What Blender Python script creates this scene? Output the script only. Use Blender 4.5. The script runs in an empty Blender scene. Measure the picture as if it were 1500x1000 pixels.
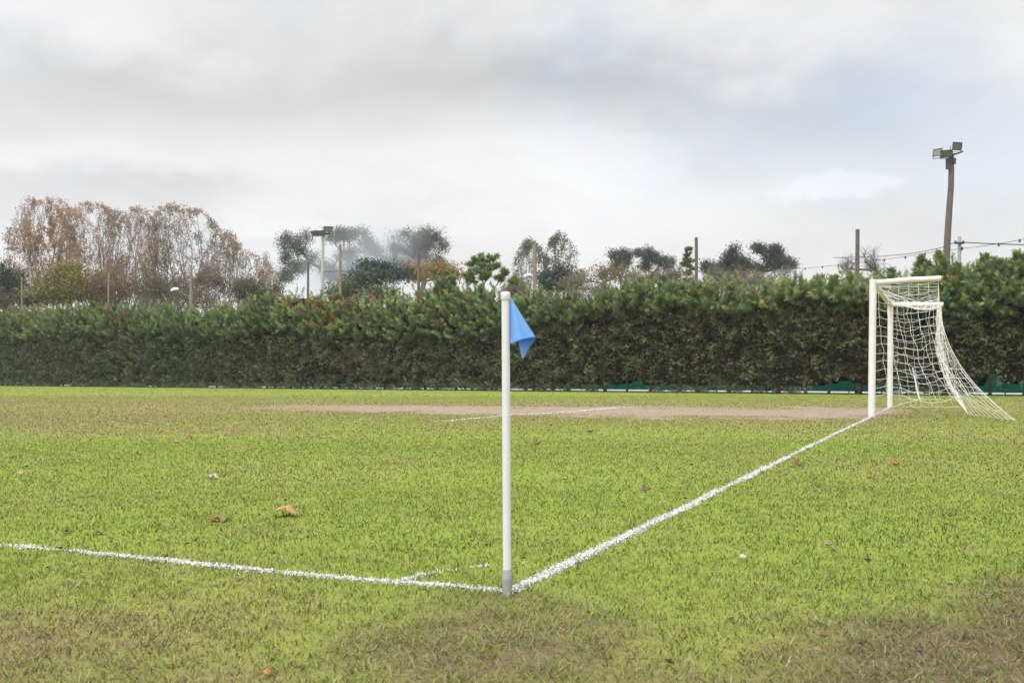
import bpy, bmesh, math, random
import numpy as np
from mathutils import Vector, Matrix

random.seed(7)
R = np.random.default_rng(11)
S = bpy.context.scene
COL = S.collection

# ------------------------------------------------------------------ camera model
F = 1458.0                       # focal length in photo pixels (35 mm on 36 mm, 1500 px wide)
HOR = 552.0                      # row of the horizon in the photo
CH = 0.70                        # camera height
PITCH = math.atan((HOR - 500.0) / F)
CP, SP = math.cos(PITCH), math.sin(PITCH)


def ray(px, py):
    u, v = (px - 750.0) / F, (500.0 - py) / F
    return np.array([u, CP - v * SP, SP + v * CP])


def at(px, py, Y):
    d = ray(px, py)
    t = Y / d[1]
    return np.array([d[0] * t, Y, CH + d[2] * t])


def gp(px, py, z=0.0):
    d = ray(px, py)
    t = (z - CH) / d[2]
    return np.array([d[0] * t, d[1] * t, z])


def proj(P):
    P = np.asarray(P, float)
    x, y, z = P[..., 0], P[..., 1], P[..., 2] - CH
    f = y * CP + z * SP
    v = -y * SP + z * CP
    f = np.maximum(f, 1e-3)
    return 750 + F * x / f, 500 - F * v / f


# ------------------------------------------------------------------ noise
def _h(ix, iy, seed):
    n = (ix.astype(np.int64) * 374761393 + iy.astype(np.int64) * 668265263 + seed * 974634781) & 0x7fffffff
    n = ((n ^ (n >> 13)) * 1274126177) & 0x7fffffff
    n = n ^ (n >> 16)
    return (n & 0xffff) / 65535.0


def vnoise(x, y, seed=0):
    x = np.asarray(x, float); y = np.asarray(y, float)
    ix, iy = np.floor(x), np.floor(y)
    fx, fy = x - ix, y - iy
    fx = fx * fx * (3 - 2 * fx); fy = fy * fy * (3 - 2 * fy)
    a, b = _h(ix, iy, seed), _h(ix + 1, iy, seed)
    c, d = _h(ix, iy + 1, seed), _h(ix + 1, iy + 1, seed)
    return (a * (1 - fx) + b * fx) * (1 - fy) + (c * (1 - fx) + d * fx) * fy


def fbm(x, y, seed=0, octv=3):
    s, amp, tot = 0, 1.0, 0
    for i in range(octv):
        s = s + amp * vnoise(x * 2 ** i, y * 2 ** i, seed + i * 17)
        tot += amp; amp *= 0.5
    return s / tot


def sstep(a, b, x):
    t = np.clip((x - a) / (b - a), 0, 1)
    return t * t * (3 - 2 * t)


# ------------------------------------------------------------------ mesh building
class MB:
    def __init__(s):
        s.v = []; s.f = []; s.c = []; s.n = 0; s.sm = []

    def add(s, v, f, col=None, smooth=False):
        v = np.asarray(v, float).reshape(-1, 3); f = np.asarray(f, np.int64)
        s.v.append(v); s.f.append(f + s.n); s.n += len(v); s.sm.append(smooth)
        if col is None:
            col = (0.5, 0.5, 0.5)
        col = np.asarray(col, float)
        if col.ndim == 1:
            col = np.tile(col, (len(v), 1))
        s.c.append(col)
        return s

    def build(s, name, m, parent=None, origin=None):
        V = np.concatenate(s.v)
        if origin is not None:
            V = V - np.asarray(origin, float)
        me = bpy.data.meshes.new(name)
        me.vertices.add(len(V)); me.vertices.foreach_set('co', V.astype(np.float32).ravel())
        li = np.concatenate([f.ravel() for f in s.f])
        tot = np.concatenate([np.full(len(f), f.shape[1]) for f in s.f])
        sm = np.concatenate([np.full(len(f), q) for f, q in zip(s.f, s.sm)])
        me.loops.add(len(li)); me.loops.foreach_set('vertex_index', li.astype(np.int32))
        me.polygons.add(len(tot))
        me.polygons.foreach_set('loop_start', (np.cumsum(tot) - tot).astype(np.int32))
        me.polygons.foreach_set('loop_total', tot.astype(np.int32))
        me.polygons.foreach_set('use_smooth', sm)
        a = me.attributes.new('Col', 'FLOAT_COLOR', 'POINT')
        C = np.concatenate(s.c)
        a.data.foreach_set('color', np.concatenate([C, np.ones((len(C), 1))], 1).astype(np.float32).ravel())
        me.update(calc_edges=True); me.validate()
        me.materials.append(m)
        o = bpy.data.objects.new(name, me); COL.objects.link(o)
        if parent is not None:
            o.parent = parent
        if origin is not None and parent is None:
            o.location = origin
        return o


def unit(v):
    v = np.asarray(v, float)
    return v / np.maximum(np.linalg.norm(v, axis=-1, keepdims=True), 1e-9)


def frame(d):
    d = unit(d)
    ref = np.where(np.abs(d[..., 2:3]) > 0.92, np.array([1.0, 0, 0]), np.array([0, 0, 1.0]))
    a = unit(np.cross(ref, d)); b = np.cross(d, a)
    return a, b


def segs(mb, A, B, ra, rb, sides=4, col=(.2, .2, .2), smooth=True):
    """many tapered open tubes at once"""
    A = np.asarray(A, float); B = np.asarray(B, float); n = len(A)
    if n == 0:
        return
    ra = np.broadcast_to(ra, (n,)); rb = np.broadcast_to(rb, (n,))
    a, b = frame(B - A)
    ang = np.arange(sides) * 2 * math.pi / sides
    ring = np.cos(ang)[None, :, None] * a[:, None] + np.sin(ang)[None, :, None] * b[:, None]
    V = np.concatenate([A[:, None] + ring * ra[:, None, None], B[:, None] + ring * rb[:, None, None]], 1)
    i = np.arange(sides); j = (i + 1) % sides
    q = np.stack([i, j, j + sides, i + sides], 1)
    Fc = (q[None] + (np.arange(n) * 2 * sides)[:, None, None]).reshape(-1, 4)
    c = np.asarray(col, float)
    if c.ndim == 2:
        c = np.repeat(c, 2 * sides, 0)
    mb.add(V.reshape(-1, 3), Fc, c, smooth)


def tube(mb, pts, rad, sides=10, col=(.5, .5, .5), caps=True):
    pts = np.asarray(pts, float); n = len(pts)
    rad = np.broadcast_to(rad, (n,))
    t = np.gradient(pts, axis=0) if n > 2 else np.array([pts[1] - pts[0]] * 2)
    a, b = frame(t)
    for k in range(1, n):                      # keep the frame from flipping
        if np.dot(a[k], a[k - 1]) < 0:
            a[k] = -a[k]; b[k] = -b[k]
    ang = np.arange(sides) * 2 * math.pi / sides
    V = pts[:, None] + (np.cos(ang)[None, :, None] * a[:, None] + np.sin(ang)[None, :, None] * b[:, None]) * rad[:, None, None]
    i = np.arange(sides); j = (i + 1) % sides
    fs = [np.stack([i + k * sides, j + k * sides, j + (k + 1) * sides, i + (k + 1) * sides], 1) for k in range(n - 1)]
    base = mb.n
    mb.add(V.reshape(-1, 3), np.concatenate(fs), col, True)
    if caps:
        mb.add(V[0], np.array([list(range(sides))[::-1]]), col)
        mb.add(V[-1], np.array([list(range(sides))]), col)


def box(mb, size, M=None, bev=0.0, col=(.5, .5, .5), taper=1.0):
    bm = bmesh.new(); bmesh.ops.create_cube(bm, size=1)
    for v in bm.verts:
        k = taper if v.co.y > 0 else 1.0
        v.co = Vector((v.co.x * size[0] * k, v.co.y * size[1], v.co.z * size[2] * k))
    if bev:
        bmesh.ops.bevel(bm, geom=bm.edges[:], offset=bev, segments=2, profile=.6, affect='EDGES')
    if M is not None:
        bm.transform(M)
    bm.verts.index_update()
    V = [v.co[:] for v in bm.verts]; n0 = mb.n
    byk = {}
    for f in bm.faces:
        byk.setdefault(len(f.verts), []).append([v.index for v in f.verts])
    first = True
    for k, fl in byk.items():
        if first:
            mb.add(V, fl, col); first = False
        else:
            mb.f.append(np.asarray(fl) + n0); mb.sm.append(False)
    bm.free()


def TR(loc, rz=0, rx=0, ry=0):
    return Matrix.Translation(Vector(loc)) @ Matrix.Rotation(rz, 4, 'Z') @ Matrix.Rotation(ry, 4, 'Y') @ Matrix.Rotation(rx, 4, 'X')


def leaves(mb, P, size, col, aspect=0.6, flat=0.0, updir=None):
    """many diamond leaf faces at P"""
    n = len(P)
    size = np.broadcast_to(size, (n,))
    d = unit(R.normal(size=(n, 3)) * np.array([1, 1, 1 - flat]) + (0 if updir is None else updir))
    s = unit(np.cross(d, R.normal(size=(n, 3))))
    nr = np.cross(d, s)
    L = size[:, None]
    V = np.stack([P - d * L * .5, P + s * L * aspect * .5 - d * L * .05 + nr * L * .08, P + d * L * .5, P - s * L * aspect * .5 - d * L * .05 + nr * L * .08], 1)
    f = np.arange(n * 4).reshape(n, 4)
    mb.add(V.reshape(-1, 3), f, np.repeat(col, 4, 0))


def sprays(mb, P, d, nr, L, W, col, k=3):
    """feathery flat conifer sprays: k leaflet pairs along an axis plus a tip"""
    n = len(P); L = np.broadcast_to(L, (n,))[:, None]; W = np.broadcast_to(W, (n,))[:, None]
    d = unit(d); s = unit(np.cross(d, nr)); nr = np.cross(s, d)
    tri = []
    for j in range(k):
        t = j / k
        b = P + d * L * t
        for sg in (-1, 1):
            ln = W * (1 - .55 * t)
            tip = b + d * L * .34 + s * sg * ln - nr * L * .10 * R.random((n, 1))
            tri.append(np.stack([b, b + d * L * .20, tip], 1))
    tri.append(np.stack([P + d * L * .6 + s * W * .12, P + d * L * .6 - s * W * .12, P + d * L * 1.1], 1))
    V = np.stack(tri, 1)                     # n, m, 3, 3
    m = V.shape[1]
    f = np.arange(n * m * 3).reshape(-1, 3)
    mb.add(V.reshape(-1, 3), f, np.repeat(col, m * 3, 0))


# ------------------------------------------------------------------ materials
def mat(name):
    m = bpy.data.materials.new(name); m.use_nodes = True
    nt = m.node_tree; nt.nodes.clear()
    out = nt.nodes.new('ShaderNodeOutputMaterial')
    return m, nt, out


def nd(nt, kind, **kw):
    n = nt.nodes.new(kind)
    for k, v in kw.items():
        if k.startswith('i_'):
            n.inputs[k[2:].replace('_', ' ')].default_value = v
        else:
            setattr(n, k, v)
    return n


def solid(name, col, rough=.6, metal=0.0, var=.12, scale=8.0, bump=.0, sheen=0, stain=None, stain_amt=.3, spec=.5, coords='Object'):
    """principled with noise variation, bump and optional stain colour"""
    m, nt, out = mat(name)
    p = nd(nt, 'ShaderNodeBsdfPrincipled'); p.inputs['Roughness'].default_value = rough
    p.inputs['Metallic'].default_value = metal; p.inputs['Specular IOR Level'].default_value = spec
    p.inputs['Sheen Weight'].default_value = sheen
    tc = nd(nt, 'ShaderNodeTexCoord')
    n1 = nd(nt, 'ShaderNodeTexNoise', i_Scale=scale, i_Detail=6.0, i_Roughness=.65)
    nt.links.new(tc.outputs[coords], n1.inputs['Vector'])
    c = np.array(col)
    r = nd(nt, 'ShaderNodeValToRGB')
    r.color_ramp.elements[0].position = .3; r.color_ramp.elements[1].position = .7
    r.color_ramp.elements[0].color = (*np.clip(c * (1 - var), 0, 1), 1)
    r.color_ramp.elements[1].color = (*np.clip(c * (1 + var), 0, 1), 1)
    nt.links.new(n1.outputs['Fac'], r.inputs['Fac'])
    src = r.outputs['Color']
    if stain is not None:
        n2 = nd(nt, 'ShaderNodeTexNoise', i_Scale=scale * .6, i_Detail=8.0, i_Roughness=.75)
        nt.links.new(tc.outputs[coords], n2.inputs['Vector'])
        rr = nd(nt, 'ShaderNodeValToRGB')
        rr.color_ramp.elements[0].position = .5; rr.color_ramp.elements[1].position = .72
        rr.color_ramp.elements[1].color = (stain_amt,) * 3 + (1,)
        nt.links.new(n2.outputs['Fac'], rr.inputs['Fac'])
        mx = nd(nt, 'ShaderNodeMix', data_type='RGBA')
        nt.links.new(rr.outputs['Color'], mx.inputs['Factor'])
        nt.links.new(src, mx.inputs[6]); mx.inputs[7].default_value = (*stain, 1)
        src = mx.outputs[2]
    nt.links.new(src, p.inputs['Base Color'])
    if bump:
        b = nd(nt, 'ShaderNodeBump', i_Strength=bump, i_Distance=.02)
        nt.links.new(n1.outputs['Fac'], b.inputs['Height']); nt.links.new(b.outputs['Normal'], p.inputs['Normal'])
    nt.links.new(p.outputs[0], out.inputs['Surface'])
    return m


def leafmat(name, trans=.3, up=0.0, gain=1.0):
    """foliage: albedo from the Col attribute, diffuse plus translucent plus a little gloss"""
    m, nt, out = mat(name)
    at_ = nd(nt, 'ShaderNodeAttribute', attribute_name='Col')
    df = nd(nt, 'ShaderNodeBsdfDiffuse'); tr = nd(nt, 'ShaderNodeBsdfTranslucent'); mx = nd(nt, 'ShaderNodeMixShader', i_Fac=trans)
    gl = nd(nt, 'ShaderNodeBsdfGlossy', i_Roughness=.55); gl.inputs['Color'].default_value = (.8, .85, .9, 1)
    mg = nd(nt, 'ShaderNodeMixShader', i_Fac=.035)
    nt.links.new(at_.outputs['Color'], df.inputs['Color']); nt.links.new(at_.outputs['Color'], tr.inputs['Color'])
    if up:
        g = nd(nt, 'ShaderNodeNewGeometry')
        vm = nd(nt, 'ShaderNodeMix', data_type='VECTOR'); vm.inputs['Factor'].default_value = up
        nt.links.new(g.outputs['Normal'], vm.inputs[4]); vm.inputs[5].default_value = (0, 0, 1)
        nm = nd(nt, 'ShaderNodeVectorMath', operation='NORMALIZE')
        nt.links.new(vm.outputs[1], nm.inputs[0]); nt.links.new(nm.outputs[0], df.inputs['Normal'])
    nt.links.new(df.outputs[0], mx.inputs[1]); nt.links.new(tr.outputs[0], mx.inputs[2])
    nt.links.new(mx.outputs[0], mg.inputs[1]); nt.links.new(gl.outputs[0], mg.inputs[2])
    nt.links.new(mg.outputs[0], out.inputs['Surface'])
    return m


def barkmat():
    m, nt, out = mat('bark')
    p = nd(nt, 'ShaderNodeBsdfPrincipled'); p.inputs['Roughness'].default_value = .9; p.inputs['Specular IOR Level'].default_value = .2
    a = nd(nt, 'ShaderNodeAttribute', attribute_name='Col')
    tc = nd(nt, 'ShaderNodeTexCoord'); mp = nd(nt, 'ShaderNodeMapping'); mp.inputs['Scale'].default_value = (6, 6, 1.2)
    n = nd(nt, 'ShaderNodeTexNoise', i_Scale=1.5, i_Detail=6.0)
    nt.links.new(tc.outputs['Object'], mp.inputs[0]); nt.links.new(mp.outputs[0], n.inputs['Vector'])
    r = nd(nt, 'ShaderNodeMapRange'); r.inputs['To Min'].default_value = .55; r.inputs['To Max'].default_value = 1.45
    nt.links.new(n.outputs['Fac'], r.inputs['Value'])
    mx = nd(nt, 'ShaderNodeVectorMath', operation='SCALE')
    nt.links.new(a.outputs['Color'], mx.inputs[0]); nt.links.new(r.outputs[0], mx.inputs['Scale'])
    nt.links.new(mx.outputs[0], p.inputs['Base Color'])
    b = nd(nt, 'ShaderNodeBump', i_Strength=.5, i_Distance=.05)
    nt.links.new(n.outputs['Fac'], b.inputs['Height']); nt.links.new(b.outputs[0], p.inputs['Normal'])
    nt.links.new(p.outputs[0], out.inputs['Surface'])
    return m


M_LEAF = leafmat('foliage', .45)
M_HEDGE = leafmat('cypress_foliage', .18)
M_GRASS = leafmat('grass_blades', .22, .85)
M_DRYLEAF = leafmat('dry_leaf', .22)
M_BARK = barkmat()
M_PVC = solid('white_pvc', (.60, .61, .62), .38, var=.03, scale=5, stain=(.46, .44, .39), stain_amt=.5)
M_SLEEVE = solid('grey_sleeve', (.30, .32, .325), .5, var=.1, scale=20, stain=(.3, .28, .24), stain_amt=.5)
M_PAINT = solid('white_goal_paint', (.62, .61, .615), .45, var=.05, scale=4, stain=(.42, .36, .28), stain_amt=.45)
M_OLDPAINT = solid('weathered_goal_paint', (.60, .58, .55), .6, var=.1, scale=6, stain=(.33, .23, .15), stain_amt=.6)
M_RUST = solid('rusty_steel', (.32, .13, .05), .85, var=.3, scale=30, bump=.3)
M_NET = solid('net_cord', (.72, .71, .69), .85, var=.06, scale=10)
M_CONC = solid('concrete', (.36, .36, .34), .85, var=.12, scale=5, bump=.2)
M_WOOD = solid('weathered_wood', (.105, .090, .082), .9, var=.35, scale=9, bump=.4)
M_WOODP = solid('pale_wood', (.20, .175, .135), .9, var=.3, scale=9, bump=.4)
M_METAL = solid('grey_metal', (.13, .135, .135), .45, metal=.6, var=.15, scale=12)
M_DARK = solid('dark_metal', (.055, .055, .06), .5, metal=.3, var=.2, scale=12)
M_GLASS = solid('lamp_glass', (.085, .095, .085), .3, var=.05, scale=3, spec=.8)
M_LAMPW = solid('white_lamp_shell', (.75, .77, .78), .3, var=.05, scale=4)
M_CABLE = solid('cable_rubber', (.03, .03, .035), .6, var=.2)
M_KERB = solid('pale_kerb', (.60, .60, .57), .8, var=.15, scale=3, bump=.2)
M_SUNLIT_STRIP = solid('pale_sunlit_ground', (.42, .41, .38), .9, var=.3, scale=.8)  # pale tone imitates sunlight on the ground beyond the fence
M_CORE = solid('shade_dark_twigs', (.020, .019, .011), 1.0, spec=0.0, var=.5, scale=3, bump=.5)  # near-black colour stands in for shade inside the hedge
M_STONE = solid('pale_stone', (.42, .36, .28), .8, var=.15, scale=40, bump=.3)


def screenmat():
    m, nt, out = mat('green_screen')
    df = nd(nt, 'ShaderNodeBsdfDiffuse'); tl = nd(nt, 'ShaderNodeBsdfTranslucent'); mx = nd(nt, 'ShaderNodeMixShader', i_Fac=.45)
    tc = nd(nt, 'ShaderNodeTexCoord'); n = nd(nt, 'ShaderNodeTexNoise', i_Scale=1.3, i_Detail=5.0)
    r = nd(nt, 'ShaderNodeValToRGB')
    r.color_ramp.elements[0].color = (.004, .12, .092, 1); r.color_ramp.elements[1].color = (.010, .29, .21, 1)
    nt.links.new(tc.outputs['Object'], n.inputs['Vector']); nt.links.new(n.outputs['Fac'], r.inputs['Fac'])
    for s in (df, tl):
        nt.links.new(r.outputs[0], s.inputs['Color'])
    nt.links.new(df.outputs[0], mx.inputs[1]); nt.links.new(tl.outputs[0], mx.inputs[2]); nt.links.new(mx.outputs[0], out.inputs['Surface'])
    return m


M_SCREEN = screenmat()


def flagmat():
    m, nt, out = mat('blue_flag_cloth')
    p = nd(nt, 'ShaderNodeBsdfPrincipled'); p.inputs['Base Color'].default_value = (.15, .46, .80, 1)
    p.inputs['Roughness'].default_value = .32; p.inputs['Sheen Weight'].default_value = 1.0; p.inputs['Sheen Roughness'].default_value = .5
    p.inputs['Specular IOR Level'].default_value = 1.0
    t = nd(nt, 'ShaderNodeBsdfTranslucent'); t.inputs['Color'].default_value = (.03, .36, .95, 1)
    mx = nd(nt, 'ShaderNodeMixShader', i_Fac=.42)
    tc = nd(nt, 'ShaderNodeTexCoord'); w = nd(nt, 'ShaderNodeTexNoise', i_Scale=900.0, i_Detail=2.0)
    w2 = nd(nt, 'ShaderNodeTexNoise', i_Scale=28.0, i_Detail=2.0)
    b = nd(nt, 'ShaderNodeBump', i_Strength=.15, i_Distance=.001); b2 = nd(nt, 'ShaderNodeBump', i_Strength=.35, i_Distance=.006)
    nt.links.new(tc.outputs['Object'], w.inputs['Vector']); nt.links.new(tc.outputs['Object'], w2.inputs['Vector'])
    nt.links.new(w.outputs['Fac'], b.inputs['Height']); nt.links.new(w2.outputs['Fac'], b2.inputs['Height'])
    nt.links.new(b2.outputs[0], b.inputs['Normal']); nt.links.new(b.outputs[0], p.inputs['Normal'])
    nt.links.new(p.outputs[0], mx.inputs[1]); nt.links.new(t.outputs[0], mx.inputs[2]); nt.links.new(mx.outputs[0], out.inputs['Surface'])
    return m


M_FLAG = flagmat()


# ------------------------------------------------------------------ object helpers
def tag(o, label=None, cat=None, group=None, kind=None):
    if label: o['label'] = label
    if cat: o['category'] = cat
    if group: o['group'] = group
    if kind: o['kind'] = kind
    return o


def thing(name, label, cat, loc, group=None):
    o = bpy.data.objects.new(name, None); COL.objects.link(o); o.location = loc
    o.empty_display_size = .2
    return tag(o, label, cat, group)


# ------------------------------------------------------------------ layout
FLAG0 = gp(743.0, 870.0)                  # near corner
GN = gp(1276.5, 610.0); GFAR = gp(1303.5, 596.6)
GDIR = unit(GFAR - GN); GOUT = np.array([GDIR[1], -GDIR[0], 0.0])
HA, HB = gp(0, 565.0), gp(1500, 580.5)
HD = unit(HB - HA)                         # along the hedge, left to right
HN = np.array([HD[1], -HD[0], 0.0])        # towards the camera
if HN[1] > 0: HN = -HN


def hs(px):                                # length along the hedge line where photo column px meets it
    u = (px - 750.0) / F
    # P = HA + s*HD ; P.x = u*(P.y*CP - CH*SP)
    k = u * CP
    return (k * HA[1] - u * CH * SP - HA[0]) / (HD[0] - k * HD[1])


def hpt(px, back=0.0, z=0.0):
    return HA + HD * hs(px) - HN * back + np.array([0, 0, z])


def hz(px, py):                            # height above ground at the hedge front for photo row py
    P = hpt(px)
    return at(px, py, P[1])[2]


# ------------------------------------------------------------------ turf wear map (a property of the ground)
def wear(X, Y):
    """returns bare, dry in 0..1 for ground points"""
    P = np.stack([X, Y, np.zeros_like(X)], -1)
    px, py = proj(P)
    n1 = fbm(X * .9, Y * .9, 3, 4); n2 = fbm(X * 3.1, Y * 3.1, 9, 3); n3 = fbm(X * .25, Y * .25, 21, 3)
    nf = fbm(X * 9.0, Y * 9.0, 31, 2)
    # worn goal mouth
    up = np.interp(px, [300, 420, 600, 900, 1270, 1330], [596.5, 594, 595, 597, 598.5, 600])
    lo = np.interp(px, [300, 420, 600, 800, 1000, 1270, 1310], [597, 600.5, 604, 607, 610, 613.5, 606])
    cen = (up + lo) / 2; hw = np.maximum((lo - up) / 2, .3)
    q = np.abs(py - cen) / hw
    goal = sstep(1.6, .55, q + (n1 - .5) * 1.9 + (n2 - .5) * 1.0) * sstep(180, 560, px + (n1 - .5) * 240) * sstep(1345, 1290, px)
    ring = sstep(3.2, .9, q + (n1 - .5) * 1.2) * sstep(-300, 350, px) * sstep(1500, 1280, px)
    # trodden earth nearest the camera
    br = sstep(0, 1, (py - np.interp(px, [560, 700, 1000, 1200, 1350, 1500, 1700], [985, 950, 930, 885, 845, 815, 790])) / 85 + (n1 - .5) * 1.8 + (n2 - .5) * .9)
    bc = sstep(1.15, .1, np.hypot((px - 720) / 270, (py - 955) / 85) + (n1 - .5) * 1.1 + (n2 - .5) * .8)
    bl = sstep(.25, 1.2, (py - 885) / 100 + (n1 - .5) * 1.6 + (n2 - .5)) * sstep(700, 300, px)
    foot = np.maximum(sstep(.11, .03, np.hypot(X - FLAG0[0], Y - FLAG0[1]) + (n2 - .5) * .06), sstep(.5, .12, np.hypot(X - GN[0], Y - GN[1]) + (n2 - .5) * .3))
    bits = sstep(.70, .80, n2 * .6 + nf * .4) * .5 * sstep(640, 720, py)
    near = np.clip(np.maximum(np.maximum(br * .90, bc * .74), bl * .42), 0, 1)
    bare = np.clip(np.maximum(np.maximum(np.maximum(goal, near), bits), foot * .9), 0, 1)
    dry = (.02 + .30 * sstep(.45, .75, n1)) * (1 - .55 * sstep(640, 665, py) * sstep(850, 800, py)) + .22 * sstep(.5, .75, n3) + .55 * ring
    # straw band between the goal mouth and the hedge, worn stripe on the left
    dry = dry + .28 * sstep(645, 618, py) + .30 * sstep(700, 200, px) * sstep(640, 612, py) * sstep(566, 580, py)
    dry = dry - .5 * sstep(588, 576, py)
    dry = dry + .45 * sstep(9, 2, np.abs(py - 632 + (n1 - .5) * 8)) * sstep(10, 80, px) * sstep(430, 330, px)
    dry = dry + .45 * near + .42 * sstep(830, 960, py) * (0.4 + n1)
    dry = dry + .35 * (n2 - .5)
    return bare, np.clip(dry, 0, 1)


# ------------------------------------------------------------------ ground (structure)
def build_ground():
    ys = np.concatenate([[-900, -300, -100, -40, -15, -6, -2, 0], np.geomspace(1.0, 95, 330), [110, 140, 200, 300, 500, 900, 1600, 3000]])
    t = np.linspace(-1, 1, 241)
    xs = np.concatenate([[-3000, -1500, -700, -300, -150, -90], np.sinh(t * 4.2) / np.sinh(4.2) * 60, [90, 150, 300, 700, 1500, 3000]])
    XX, YY = np.meshgrid(xs, ys)
    bare, dry = wear(XX, YY)
    V = np.stack([XX, YY, np.zeros_like(XX)], -1).reshape(-1, 3)
    nx, ny = len(xs), len(ys)
    i, j = np.meshgrid(np.arange(nx - 1), np.arange(ny - 1))
    a = (j * nx + i).ravel()
    fc = np.stack([a, a + 1, a + nx + 1, a + nx], 1)
    m, nt, out = mat('turf_ground')
    p = nd(nt, 'ShaderNodeBsdfPrincipled'); p.inputs['Roughness'].default_value = .95; p.inputs['Specular IOR Level'].default_value = .1
    A = nd(nt, 'ShaderNodeAttribute', attribute_name='Col'); sp = nd(nt, 'ShaderNodeSeparateColor')
    nt.links.new(A.outputs['Color'], sp.inputs[0])
    tc = nd(nt, 'ShaderNodeTexCoord')

    def noise(sc, det=6.0, ro=.65):
        n = nd(nt, 'ShaderNodeTexNoise', i_Scale=sc, i_Detail=det, i_Roughness=ro)
        nt.links.new(tc.outputs['Object'], n.inputs['Vector']); return n

    def ramp(src, e):
        r = nd(nt, 'ShaderNodeValToRGB')
        while len(r.color_ramp.elements) < len(e): r.color_ramp.elements.new(.5)
        for q, (pos, c) in zip(r.color_ramp.elements, e): q.position = pos; q.color = (*c, 1)
        nt.links.new(src, r.inputs['Fac']); return r.outputs['Color']

    def mix(fac, a_, b_):
        x = nd(nt, 'ShaderNodeMix', data_type='RGBA'); nt.links.new(fac, x.inputs['Factor']); nt.links.new(a_, x.inputs[6]); nt.links.new(b_, x.inputs[7]); return x.outputs[2]
    n1, n2, n3 = noise(55), noise(5, 9, .72), noise(160, 3)
    green = ramp(n1.outputs['Fac'], [(.30, (.150, .195, .030)), (.5, (.205, .255, .042)), (.72, (.250, .295, .066))])
    straw = ramp(n1.outputs['Fac'], [(.30, (.12, .10, .035)), (.5, (.235, .20, .075)), (.72, (.33, .29, .13))])
    soil = ramp(n1.outputs['Fac'], [(.3, (.050, .037, .024)), (.5, (.115, .083, .057)), (.72, (.22, .165, .12))])
    # the worn goal mouth is paler, trodden hard
    pale = ramp(n2.outputs['Fac'], [(.3, (.205, .160, .118)), (.5, (.265, .213, .165)), (.72, (.345, .29, .235))])
    soil = mix(sp.outputs[2], soil, pale)
    mad = nd(nt, 'ShaderNodeMath', operation='MULTIPLY_ADD'); nt.links.new(n2.outputs['Fac'], mad.inputs[0]); mad.inputs[1].default_value = .5; mad.inputs[2].default_value = -.25
    ad = nd(nt, 'ShaderNodeMath', operation='ADD', use_clamp=True); nt.links.new(sp.outputs[1], ad.inputs[0]); nt.links.new(mad.outputs[0], ad.inputs[1])
    c = mix(ad.outputs[0], green, straw)
    ad2 = nd(nt, 'ShaderNodeMath', operation='ADD', use_clamp=True); nt.links.new(sp.outputs[0], ad2.inputs[0])
    mad2 = nd(nt, 'ShaderNodeMath', operation='MULTIPLY_ADD'); nt.links.new(n1.outputs['Fac'], mad2.inputs[0]); mad2.inputs[1].default_value = .8; mad2.inputs[2].default_value = -.42
    nt.links.new(mad2.outputs[0], ad2.inputs[1])
    c = mix(ad2.outputs[0], c, soil)
    nt.links.new(c, p.inputs['Base Color'])
    b = nd(nt, 'ShaderNodeBump', i_Strength=.6, i_Distance=.02); nt.links.new(n1.outputs['Fac'], b.inputs['Height']); nt.links.new(b.outputs[0], p.inputs['Normal'])
    nt.links.new(p.outputs[0], out.inputs['Surface'])
    palemask = sstep(12, 17, YY)
    mb = MB(); mb.add(V, fc, np.stack([bare, dry, palemask], -1).reshape(-1, 3), True)
    tag(mb.build('ground', m), kind='structure')


build_ground()


# ------------------------------------------------------------------ painted lines: a centre line, half width, raggedness
def line_defs():
    L = {}
    g0 = FLAG0 + GDIR * .02
    L['goal_line'] = (np.array([g0, GN + (GFAR - GN) * 0.0, GFAR, gp(1352, 583)]), .027, .80)
    tl = [(745, 868), (640, 858.5), (520, 850), (400, 839), (300, 829), (200, 818), (100, 808), (0, 800), (-160, 788)]
    L['touchline'] = (np.array([gp(*q) for q in tl]), .026, .62)
    arc = [(585, 852.5), (620, 843), (660, 836), (700, 831), (745, 827), (790, 823.5), (835, 822)]
    L['corner_arc'] = (np.array([gp(*q) for q in arc]), .016, .34)
    L['goal_area_line'] = (np.array([gp(*q) for q in [(640, 618), (735, 608.5), (830, 603.5), (914, 596.5)]]), .10, .55)
    return L


LINES = line_defs()


def resample(P, step):
    seg = np.linalg.norm(np.diff(P, axis=0), axis=1); s = np.concatenate([[0], np.cumsum(seg)])
    n = max(2, int(s[-1] / step)); q = np.linspace(0, s[-1], n)
    return np.stack([np.interp(q, s, P[:, k]) for k in range(3)], 1), q


LPTS = {}
for nm, (P, hw, cov) in LINES.items():
    pts, q = resample(P, .04 if nm != 'goal_area_line' else .1)
    t = unit(np.gradient(pts, axis=0)); nn = np.stack([-t[:, 1], t[:, 0], 0 * t[:, 0]], 1)
    wob = (fbm(q * 1.3, q * 0, 51) - .5) * hw * .8 + (fbm(q * .3, q * 0, 52) - .5) * hw
    if nm == 'goal_line':
        wob *= sstep(0, 1.5, q)
    pts = pts + nn * wob[:, None]
    w = hw * (.8 + .5 * fbm(q * 5, q * 0, 57))
    LPTS[nm] = (pts, nn, w, cov, q)


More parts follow.
